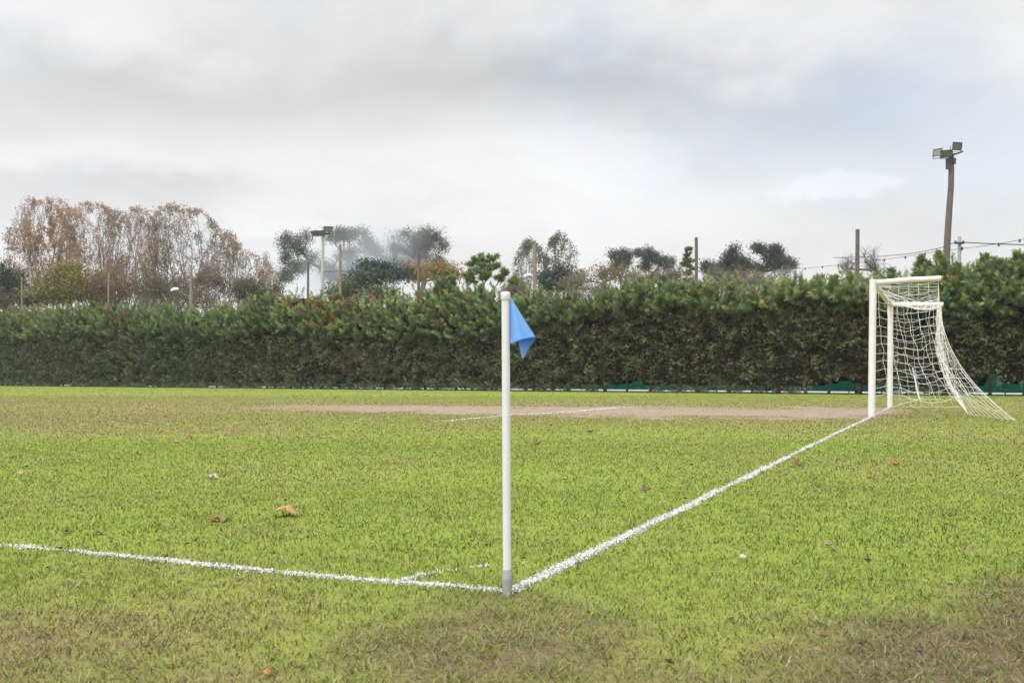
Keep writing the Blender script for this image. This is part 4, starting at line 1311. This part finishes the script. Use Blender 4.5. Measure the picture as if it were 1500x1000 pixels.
def flood_right():
    Y = back_Y(1386, 2.8); s = Y / F
    b = xb(1385, Y)
    root = thing('floodlight_pole', 'tall slightly bent wooden pole with three floodlights, rising above the hedge behind the goal', 'floodlight pole', b)
    pts = np.array([b] + [at(x, y, Y) for x, y in ((1386, 400), (1386.5, 375), (1389, 330), (1391, 300), (1393, 275), (1393.5, 250), (1393, 226))])
    mb = MB(); tube(mb, pts - b, np.array([6.0, 5.2, 5.0, 4.6, 4.4, 4.2, 4.1, 4.0]) * s, 14); mb.build('shaft', M_WOOD, root)
    t = at(1393, 228, Y)
    mb = MB()
    box(mb, (22 * s, .07, .07), TR(at(1388, 229, Y - .02) - b + np.array([0, -.1, 0]), 0, 0, -.25), .008)
    box(mb, (20 * s, .06, .06), TR(at(1400, 226, Y - .02) - b + np.array([0, -.08, 0]), 0, 0, -.35), .008); mb.build('crossarm', M_DARK, root)
    flood_head(root, at(1374.5, 224.5, Y - .12) - b, 13 * s, 11 * s, math.radians(-48), math.radians(-18))
    flood_head(root, at(1386.5, 225, Y - .3) - b, 16 * s, 10.5 * s, math.radians(-25), math.radians(24))
    flood_head(root, at(1400.5, 214.5, Y - .1) - b, 15 * s, 11 * s, math.radians(14), math.radians(10))
    for x, y, w, h in ((1388.5, 240, 5, 16), (1397, 236, 5, 9)):
        mb = MB(); box(mb, (w * s, .14, h * s), TR(at(x, y, Y - .1) - b), .012); mb.build('junction_box', M_DARK, root)


flood_right()


def flood_left():
    Y = back_Y(472, 4.0); s = Y / F
    b = xb(471.5, Y)
    root = thing('floodlight_pole', 'pale concrete pole with twin floodlight heads in front of the large gum tree', 'floodlight pole', b)
    mb = MB(); H = at(473, 344, Y) - b; k = np.linspace(0, 1, 5)[:, None]
    tube(mb, H * k, np.linspace(3.3, 2.1, 5) * s, 12); mb.build('shaft', M_CONC, root)
    mb = MB(); box(mb, (24 * s, .10, .10), TR(at(472, 343, Y) - b, 0, 0, math.radians(-6)), .01); mb.build('crossarm', M_DARK, root)
    flood_head(root, at(462, 341, Y - .15) - b, 12 * s, 7.5 * s, math.radians(-35), math.radians(30))
    flood_head(root, at(470, 341, Y - .3) - b, 11 * s, 7.5 * s, math.radians(-8), math.radians(24))
    flood_head(root, at(480.5, 336, Y - .1) - b, 12 * s, 8 * s, math.radians(16), math.radians(4))


flood_left()


def street_lamp(px, py, Y, dirx, label):
    b = xb(px + dirx * -22 * 1.0, Y); s = Y / F
    root = thing('street_lamp', label, 'street lamp', b, 'street lamps behind the hedge')
    hd = at(px, py, Y) - b
    top = np.array([0, 0, hd[2] - .5])
    mb = MB(); tube(mb, np.array([[0, 0, 0], top * .5, top]), [.07, .06, .05], 10); mb.build('post', M_METAL, root)
    mb = MB(); tube(mb, np.array([top, top * .6 + hd * .4 + z3 * .02, hd * .8 + top * .2 + z3 * .06, hd]), .03, 8); mb.build('arm', M_METAL, root)
    mb = MB(); n = 9; k = np.linspace(-1, 1, n)
    pts = np.stack([hd[0] + k * 6 * s * dirx, np.zeros(n) + hd[1], hd[2] + .08 * (1 - k ** 2) - .05 * k], 1)
    tube(mb, pts, 2.2 * s * np.sqrt(np.clip(1 - k ** 4, .03, 1)), 12); mb.build('lamp_head', M_LAMPW, root)


street_lamp(256, 425, back_Y(256, 5), -1, 'street lamp whose white head hangs in front of the brown autumn trees')
street_lamp(773, 405, back_Y(773, 5), -1, 'street lamp with a white head beside the pale wooden pole')


def utility():
    Y = back_Y(1405, 5.0); s = Y / F; b = xb(1405, Y)
    root = thing('utility_pole', 'thin grey utility pole carrying cables to the right of the tall floodlight pole', 'utility pole', b)
    H = at(1405.5, 346.5, Y) - b
    mb = MB(); tube(mb, H * np.linspace(0, 1, 4)[:, None], np.array([3.0, 2.8, 2.6, 2.5]) * s, 12); mb.build('shaft', M_CONC, root)
    mb = MB(); box(mb, (13 * s, .08, .08), TR(at(1405, 356, Y - .12) - b), .01); mb.build('crossarm', M_DARK, root)
    mb = MB()
    for x, y in ((1399.5, 355), (1411, 355), (1409, 364)):
        c = at(x, y, Y - .14) - b; tube(mb, np.array([c - z3 * .07, c, c + z3 * .07]), [.035, .06, .035], 8)
    mb.build('insulator', M_DARK, root)
    return Y


YU = utility()


def cable(pts, rad, label, clips=(), sag=0.0):
    P = np.array([at(*p) for p in pts]); Q, q = resample(P, .5)
    b = Q[0].copy(); mb = MB(); tube(mb, Q - b, rad, 5)
    o = mb.build('overhead_cable', M_CABLE, None)
    o.location = b; tag(o, label, 'cable', 'overhead cables at the right')
    for (x, y) in clips:
        k = np.argmin(np.abs(proj(Q)[0] - x)); c = Q[k] - b
        mb = MB(); tube(mb, np.array([c - z3 * .10, c - z3 * .02, c + z3 * .04]), [.035, .045, .02], 7); mb.build('cable_clip', M_DARK, o)


cable([(1411, 355, YU - .14), (1450, 357, YU - 1.5), (1500, 358.5, YU - 3), (1620, 360, YU - 6)], .022, 'thickest black cable running right from the utility pole out of the photo')
cable([(1399, 355, YU - .14), (1385, 361, YU + 1), (1360, 367, YU + 3), (1330, 372, YU + 6), (1290, 375.5, YU + 10), (1220, 377.5, YU + 17)], .016, 'black cable dipping left from the utility pole behind the tall floodlight pole')
cable([(1409, 364, YU - .14), (1440, 360.5, YU - 2), (1470, 356, YU - 3), (1500, 350, YU - 4), (1620, 330, YU - 8)], .011, 'thin clipped cable climbing right from the lower part of the utility pole', [(1462, 357), (1490, 352)])
cable([(1409, 364, YU - .14), (1354, 371, YU + 3), (1326, 376, YU + 5), (1296, 380, YU + 8), (1230, 388, YU + 14), (1178, 393, YU + 20), (1120, 396, YU + 28)], .011, 'thin clipped cable falling left from the utility pole towards the flat topped conifer', [(1354, 371), (1326, 375), (1296, 380), (1230, 388), (1206, 391), (1178, 393)])
cable([(30, 414, back_Y(30, 4)), (95, 417, back_Y(95, 4)), (159, 413, back_Y(159, 4)), (220, 417, back_Y(220, 4)), (280, 411, back_Y(280, 4))], .016, 'thin wire strung between the grey posts at the left end of the hedge')
cable([(472, 398, back_Y(472, 4)), (498, 397, back_Y(498, 4)), (560, 402, back_Y(560, 4)), (613, 392, back_Y(613, 3.5))], .018, 'thin dark wire between the poles in front of the smoke')


# ------------------------------------------------------------------ fallen leaves and small litter
def leaf_mesh(mb, size, curl, fold, col, lobes=5, lift=.3, seed=0):
    """a plane leaf: lobed blade, curled, with a stalk"""
    rr = np.random.default_rng(seed); na, nr_ = 60, 6
    th = np.linspace(-math.pi, math.pi, na, endpoint=False)
    lob = .56 + .44 * np.abs(np.cos(th * lobes / 2)) ** .8 * (.75 + .25 * np.cos(th)) + .06 * np.sin(th * 23 + seed)
    lob *= np.where(np.abs(th) > 2.7, .55, 1)
    rows = [np.zeros((1, 3))]
    k = np.arange(1, nr_ + 1) / nr_
    X = np.outer(k, lob * np.cos(th)); Yy = np.outer(k, lob * np.sin(th))
    Z = curl * (Yy ** 2) + lift * np.maximum(0, X) ** 2 * rr.uniform(-.3, .8) + fold * np.abs(Yy) + .09 * np.sin(5 * X + seed) * np.outer(k, np.ones(na)) + .10 * np.sin(4 * Yy + 2 * X + seed)
    V = np.concatenate([np.zeros((1, 3)), np.stack([X, Yy, Z], -1).reshape(-1, 3)]) * size / 2
    V[:, 2] -= V[:, 2].min()
    fc = []
    i = np.arange(na); j = (i + 1) % na
    f4 = [np.stack([1 + (r - 1) * na + i, 1 + r * na + i, 1 + r * na + j, 1 + (r - 1) * na + j], 1) for r in range(1, nr_)]
    vein = 1 - .25 * (np.abs(np.cos(th * lobes / 2)) > .96)
    cc = np.concatenate([[1.0], np.tile(vein, nr_)])[:, None] * np.asarray(col) * (.85 + .3 * rr.random((len(V), 1)))
    n0 = mb.n
    mb.add(V, np.concatenate(f4), cc, True)
    mb.f.append(np.stack([np.zeros(na, int), 1 + i, 1 + j], 1) + n0); mb.sm.append(True)
    st = V[1 + na // 2 * 0]
    tube(mb, np.array([V[0], V[0] + np.array([-.35, .02, .05]) * size, V[0] + np.array([-.75, .08, .02]) * size]), [size * .014, size * .012, size * .010], 5, np.asarray(col) * .7)


LG = 'fallen leaves scattered on the pitch'
OR, BRN, TAN, GRY = (.40, .17, .05), (.20, .105, .055), (.42, .30, .16), (.42, .40, .36)
LV = [  # px, py, width px, curl, fold, yaw, pitch, colour, label
    (418, 757, 46, -.75, .25, 1.75, .04, (.46, .27, .13), 'largest orange fallen leaf, arched on the grass in the left half of the pitch'),
    (322, 764, 36, .45, -.25, 1.4, .02, (.26, .14, .075), 'dark brown curled leaf just left of the largest orange leaf'),
    (785, 652, 15, .8, .2, 1.0, .2, (.36, .18, .09), 'orange brown curled leaf a little right of the near flag pole, midway to the goal'),
    (1167, 683, 14, .9, .3, .5, .6, (.33, .18, .09), 'crumpled brown leaf lying against the white goal line'),
    (1311, 682, 15, .4, .1, .2, .1, (.34, .13, .035), 'rust orange leaf lying alone on the grass right of the goal line'),
    (311, 702, 17, .6, .1, .1, .1, GRY, 'grey white leaf above the dark brown curled leaf'),
    (31, 696, 17, .3, .1, .6, .15, TAN, 'tan leaf near the left edge of the pitch'),
    (277, 639, 12, .4, .1, .2, .1, (.36, .22, .11), 'tan orange leaf far off on the left, the further of two close together'),
    (256, 649, 14, .3, .1, .4, .1, (.38, .27, .15), 'pale tan leaf far off on the left, the nearer of two close together'),
    (51, 611, 8, .6, .1, .2, .2, (.38, .18, .08), 'small orange leaf by the worn turf at the far left'),
    (863, 634, 12, .5, .2, .5, .1, (.26, .16, .09), 'brown leaf in the grass before the worn goal mouth'),
    (629, 658, 11, .3, .0, .9, .1, TAN, 'small pale tan leaf left of the near flag pole'),
    (945, 721, 15, .7, .3, .8, .2, BRN, 'brown crumpled leaf halfway between the near flag and the goal line'),
    (96, 781, 16, .6, .2, .4, .1, (.15, .10, .06), 'dark leaf on the left just beyond the touchline, the left one of two'),
    (147, 783, 17, .3, .1, 1.2, .05, (.13, .085, .05), 'flat dark leaf on the left just beyond the touchline, the right one of two'),
    (88, 806, 14, .6, .2, .3, .1, BRN, 'brown leaf lying in a break of the white touchline'),
    (1212, 801, 14, .6, .1, .3, .15, (.33, .21, .14), 'pinkish brown leaf on the right part of the turf'),
    (1046, 795, 14, .4, .1, 1.6, .2, (.48, .42, .30), 'cream leaf right of the goal line with a dark stalk'),
    (1380, 634, 9, .3, .0, .1, .1, (.50, .47, .38), 'small cream leaf on the grass below the goal net'),
    (393, 991, 22, .5, .2, .6, .1, (.40, .19, .06), 'orange leaf at the bottom edge of the photo'),
    (194, 874, 15, .5, .2, .6, .1, (.16, .10, .07), 'grey brown leaf on the near side of the touchline at the left'),
    (349, 850, 17, .2, .0, .2, .05, (.24, .18, .12), 'flat brown leaf just below the touchline'),
]
for q, (px, py, w, cu, fo, yaw, pit, c, lab) in enumerate(LV):
    p = gp(px, py); size = w * p[1] / F * 1.06
    mb = MB(); leaf_mesh(mb, size, cu, fo, c, 5, .3, q + 1)
    o = mb.build('fallen_leaf', M_DRYLEAF)
    o.location = (p[0], p[1], .006 + .08 * abs(pit) * size); o.rotation_euler = (pit, pit * .5, yaw)
    tag(o, lab, 'leaf', LG)


def stone(px, py, w, label, seed):
    p = gp(px, py); r = w * p[1] / F / 2
    bm = bmesh.new(); bmesh.ops.create_icosphere(bm, subdivisions=3, radius=1)
    rr = np.random.default_rng(seed); o3 = rr.random(3) * 5
    for v in bm.verts:
        k = 1 + .22 * math.sin(3 * v.co.x + o3[0]) * math.cos(2.6 * v.co.y + o3[1]) + .08 * math.sin(9 * v.co.z + 7 * v.co.x)
        v.co = Vector((v.co.x * r * k, v.co.y * r * k * .8, max(v.co.z, -.4) * r * .68 * k))
    me = bpy.data.meshes.new('stone'); bm.to_mesh(me); bm.free(); me.materials.append(M_STONE)
    for f in me.polygons: f.use_smooth = True
    o = bpy.data.objects.new('stone', me); COL.objects.link(o); o.location = (p[0], p[1], .018); tag(o, label, 'stone')


stone(1088, 822.5, 12, 'pale rounded stone sitting in the grass right of the goal line', 4)


def litter():
    mb = MB()
    for y0, y1, den in ((1.6, 4, 55), (4, 8, 16), (8, 16, 3.5), (16, 30, .9)):
        xr = .58 * y1 + .5; N = int(den * 2 * xr * (y1 - y0))
        X = (R.random(N) * 2 - 1) * xr; Y = y0 + R.random(N) * (y1 - y0)
        k = (np.abs(X) < .58 * Y + .5) & (R.random(N) < sstep(.30, .62, fbm(X * 1.1, Y * 1.1, 501, 3)) + .08)
        X, Y = X[k], Y[k]; n = len(X)
        P = np.stack([X, Y, .010 + .012 * R.random(n)], 1)
        c = np.array([[.15, .10, .065], [.11, .08, .05], [.22, .14, .085], [.26, .21, .14], [.20, .145, .09], [.13, .09, .06]])[R.integers(0, 6, n)] * (.7 + .6 * R.random((n, 1)))
        leaves(mb, P, (.010 + .028 * R.random(n) ** 2) * np.interp(Y, [2, 8, 20], [.8, 1.2, 1.6]), c, .55, .7)
    tag(mb.build('leaf_litter', M_DRYLEAF), 'crumbs of dead leaf and soil scattered through the grass', 'litter', kind='stuff')


litter()


# ------------------------------------------------------------------ smoke drifting from behind the hedge
def smoke():
    c = at(530, 385, 92); s = 92 / F
    bm = bmesh.new(); bmesh.ops.create_icosphere(bm, subdivisions=3, radius=1)
    me = bpy.data.meshes.new('smoke'); bm.to_mesh(me); bm.free()
    o = bpy.data.objects.new('smoke', me); COL.objects.link(o)
    o.location = c; o.scale = (135 * s, 6, 80 * s); o.rotation_euler = (0, math.radians(-12), 0)
    m, nt, out = mat('smoke_volume')
    pv = nd(nt, 'ShaderNodeVolumePrincipled'); pv.inputs['Color'].default_value = (.82, .88, .97, 1); pv.inputs['Anisotropy'].default_value = .2
    tc = nd(nt, 'ShaderNodeTexCoord')
    ln = nd(nt, 'ShaderNodeVectorMath', operation='LENGTH'); nt.links.new(tc.outputs['Object'], ln.inputs[0])
    mr = nd(nt, 'ShaderNodeMapRange', interpolation_type='SMOOTHSTEP'); mr.inputs['From Min'].default_value = 1.0; mr.inputs['From Max'].default_value = .15; mr.inputs['To Min'].default_value = 0; mr.inputs['To Max'].default_value = 1
    nt.links.new(ln.outputs['Value'], mr.inputs['Value'])
    n = nd(nt, 'ShaderNodeTexNoise', i_Scale=1.6, i_Detail=3.0, i_Distortion=.6); nt.links.new(tc.outputs['Object'], n.inputs['Vector'])
    m2 = nd(nt, 'ShaderNodeMapRange', interpolation_type='SMOOTHSTEP'); m2.inputs['From Min'].default_value = .28; m2.inputs['From Max'].default_value = .70; m2.inputs['To Max'].default_value = .21
    nt.links.new(n.outputs['Fac'], m2.inputs['Value'])
    mu = nd(nt, 'ShaderNodeMath', operation='MULTIPLY'); nt.links.new(mr.outputs[0], mu.inputs[0]); nt.links.new(m2.outputs[0], mu.inputs[1])
    nt.links.new(mu.outputs[0], pv.inputs['Density']); nt.links.new(pv.outputs[0], out.inputs['Volume'])
    me.materials.append(m)
    tag(o, 'thin bluish smoke drifting in front of the gum trees above the hedge', 'smoke', kind='stuff')


smoke()


# ------------------------------------------------------------------ sky, sun, camera
SUN_EL, SUN_AZ = math.radians(62), math.radians(215)      # azimuth from +Y, clockwise: behind the camera, a little left
SDIR = Vector((math.sin(SUN_AZ) * math.cos(SUN_EL), math.cos(SUN_AZ) * math.cos(SUN_EL), math.sin(SUN_EL)))


FIRM = {(740, 275), (900, 225), (1225, 282)}
BANKS = [(850, 105, 420, 55, -.225), (330, 150, 330, 55, -.14), (1230, 175, 220, 65, -.15), (150, 292, 150, 26, -.10), (60, 150, 150, 70, -.06), (620, 40, 300, 40, -.06),
         (170, 30, 230, 45, .06), (740, 285, 440, 85, .095), (900, 225, 190, 45, .045), (1440, 30, 140, 50, .06), (1225, 282, 90, 28, .10), (90, 245, 130, 20, .08), (330, 335, 110, 30, .08), (870, 340, 70, 30, .04), (1400, 330, 200, 60, -.04)]


def world():
    w = bpy.data.worlds.new('World'); S.world = w; w.use_nodes = True
    nt = w.node_tree; nt.nodes.clear()
    out = nd(nt, 'ShaderNodeOutputWorld'); bg = nd(nt, 'ShaderNodeBackground')
    sky = nd(nt, 'ShaderNodeTexSky', sky_type='NISHITA', sun_disc=False, sun_elevation=SUN_EL, sun_rotation=SUN_AZ)
    tc = nd(nt, 'ShaderNodeTexCoord'); sep = nd(nt, 'ShaderNodeSeparateXYZ'); nt.links.new(tc.outputs['Generated'], sep.inputs[0])

    def mth(op, a, b=None, clamp=False):
        n = nd(nt, 'ShaderNodeMath', operation=op, use_clamp=clamp)
        for k, v in enumerate((a, b)):
            if v is None: continue
            if isinstance(v, (int, float)): n.inputs[k].default_value = v
            else: nt.links.new(v, n.inputs[k])
        return n.outputs[0]
    z = sep.outputs[2]
    zc = mth('ADD', mth('MAXIMUM', z, 0.0), .16)
    cx, cy = mth('DIVIDE', sep.outputs[0], zc), mth('DIVIDE', sep.outputs[1], zc)
    cv = nd(nt, 'ShaderNodeCombineXYZ'); nt.links.new(cx, cv.inputs[0]); nt.links.new(cy, cv.inputs[1])

    def noise(sc, det, ro, off, dist=0.0):
        mp = nd(nt, 'ShaderNodeMapping'); mp.inputs['Location'].default_value = off
        nt.links.new(cv.outputs[0], mp.inputs[0])
        n = nd(nt, 'ShaderNodeTexNoise', i_Scale=sc, i_Detail=det, i_Roughness=ro, i_Distortion=dist); nt.links.new(mp.outputs[0], n.inputs['Vector']); return n.outputs['Fac']
    vec = nd(nt, 'ShaderNodeMapping'); vec.inputs['Scale'].default_value = (2.4, 2.4, 4.6); nt.links.new(tc.outputs['Generated'], vec.inputs[0])

    def dnoise(sc, det, ro, off, dist=0.0):
        mp = nd(nt, 'ShaderNodeMapping'); mp.inputs['Location'].default_value = off
        nt.links.new(vec.outputs[0], mp.inputs[0])
        n = nd(nt, 'ShaderNodeTexNoise', i_Scale=sc, i_Detail=det, i_Roughness=ro, i_Distortion=dist); nt.links.new(mp.outputs[0], n.inputs['Vector']); return n.outputs['Fac']
    nb, nm, nf, ns = dnoise(1.1, 3, .5, (3.1, 1.7, 0), .3), dnoise(1.6, 7, .55, (7.3, 2.2, 4.0), .35), dnoise(4.5, 6, .55, (2.3, 5.2, 1.0), .2), dnoise(.9, 5, .55, (1.3, 9.1, 2.0), .3)
    # cloud thickness: broad banks standing at their own bearing and height, edges broken by noise
    az = mth('ADD', mth('ARCTAN2', sep.outputs[0], sep.outputs[1]), mth('MULTIPLY', mth('SUBTRACT', nm, .5), .42))
    el = mth('ADD', mth('ARCSINE', z), mth('ADD', mth('MULTIPLY', mth('SUBTRACT', nb, .5), .10), mth('MULTIPLY', mth('SUBTRACT', nm, .5), .13)))
    el = mth('ADD', el, mth('MULTIPLY', mth('SUBTRACT', nf, .5), .06))
    tot = mth('ADD', .862, mth('MULTIPLY', mth('SUBTRACT', nm, .5), .30))
    tot = mth('ADD', tot, mth('MULTIPLY', mth('SUBTRACT', nf, .5), .11))
    for px, py, rx, ry, amp in BANKS:
        d = unit(ray(px, py)); a0, e0 = math.atan2(d[0], d[1]), math.asin(d[2])
        da = mth('DIVIDE', mth('SUBTRACT', az, a0), rx / F); de = mth('DIVIDE', mth('SUBTRACT', el, e0), ry / F)
        g = mth('EXPONENT', mth('MULTIPLY', mth('ADD', mth('MULTIPLY', da, da), mth('MULTIPLY', de, de)), -1.0))
        if (px, py) in FIRM:                 # cumulus with a firmer edge
            sm_ = nd(nt, 'ShaderNodeMapRange', interpolation_type='SMOOTHSTEP'); sm_.inputs['From Min'].default_value = .26; sm_.inputs['From Max'].default_value = .62
            nt.links.new(g, sm_.inputs['Value']); g = sm_.outputs[0]
        tot = mth('ADD', tot, mth('MULTIPLY', g, amp))
    cl = nd(nt, 'ShaderNodeVectorMath', operation='SCALE'); cl.inputs[0].default_value = (.995, .993, .992); nt.links.new(tot, cl.inputs['Scale'])
    # thin places where the blue shows through
    gap = nd(nt, 'ShaderNodeMapRange', interpolation_type='SMOOTHSTEP'); gap.inputs['From Min'].default_value = .46; gap.inputs['From Max'].default_value = .72; gap.inputs['To Max'].default_value = .28
    nt.links.new(ns, gap.inputs['Value'])
    sk = nd(nt, 'ShaderNodeVectorMath', operation='SCALE'); nt.links.new(sky.outputs[0], sk.inputs[0]); sk.inputs['Scale'].default_value = .19
    mx = nd(nt, 'ShaderNodeMix', data_type='RGBA'); nt.links.new(gap.outputs[0], mx.inputs['Factor']); nt.links.new(cl.outputs[0], mx.inputs[6]); nt.links.new(sk.outputs[0], mx.inputs[7])
    # the cloud is brightest round the hidden sun
    dt = nd(nt, 'ShaderNodeVectorMath', operation='DOT_PRODUCT'); nt.links.new(tc.outputs['Generated'], dt.inputs[0]); dt.inputs[1].default_value = SDIR
    glow = mth('MULTIPLY', mth('POWER', mth('MAXIMUM', dt.outputs['Value'], 0.0), 3.0), 3.7)
    ad = nd(nt, 'ShaderNodeVectorMath', operation='SCALE'); ad.inputs[0].default_value = (1.0, .985, .96); nt.links.new(glow, ad.inputs['Scale'])
    sm = nd(nt, 'ShaderNodeVectorMath', operation='ADD'); nt.links.new(mx.outputs[2], sm.inputs[0]); nt.links.new(ad.outputs[0], sm.inputs[1])
    nt.links.new(sm.outputs[0], bg.inputs['Color']); bg.inputs['Strength'].default_value = 1.0
    nt.links.new(bg.outputs[0], out.inputs['Surface'])


world()
sd = bpy.data.lights.new('sun', 'SUN'); sd.energy = 1.1; sd.angle = math.radians(35); sd.color = (1.0, .985, .955)
so = bpy.data.objects.new('sun', sd); COL.objects.link(so); so.location = (0, 0, 40)
so.rotation_euler = SDIR.to_track_quat('Z', 'Y').to_euler()



def haze():
    bm = bmesh.new(); bmesh.ops.create_cube(bm, size=1)
    me = bpy.data.meshes.new('haze'); bm.to_mesh(me); bm.free()
    o = bpy.data.objects.new('haze', me); COL.objects.link(o); o.scale = (6200, 6200, 31); o.location = (0, 1000, 14.5)
    m, nt, out = mat('haze_air'); v = nd(nt, 'ShaderNodeVolumePrincipled'); v.inputs['Color'].default_value = (.90, .94, 1.0, 1); v.inputs['Density'].default_value = .00035
    nt.links.new(v.outputs[0], out.inputs['Volume']); me.materials.append(m); tag(o, 'thin pale haze in the air', 'haze', kind='stuff')


haze()
cam = bpy.data.cameras.new('camera'); co = bpy.data.objects.new('camera', cam); COL.objects.link(co)
cam.sensor_width = 36; cam.lens = F / 1500 * 36; cam.clip_start = .05; cam.clip_end = 6000
co.location = (0, 0, CH); co.rotation_euler = (math.pi / 2 + PITCH, 0, 0)
cam.dof.use_dof = True; cam.dof.focus_distance = 6.0; cam.dof.aperture_fstop = 9.0
S.camera = co
S.view_settings.view_transform = 'Standard'; S.view_settings.look = 'None'
S.view_settings.exposure = 0; S.view_settings.gamma = 1
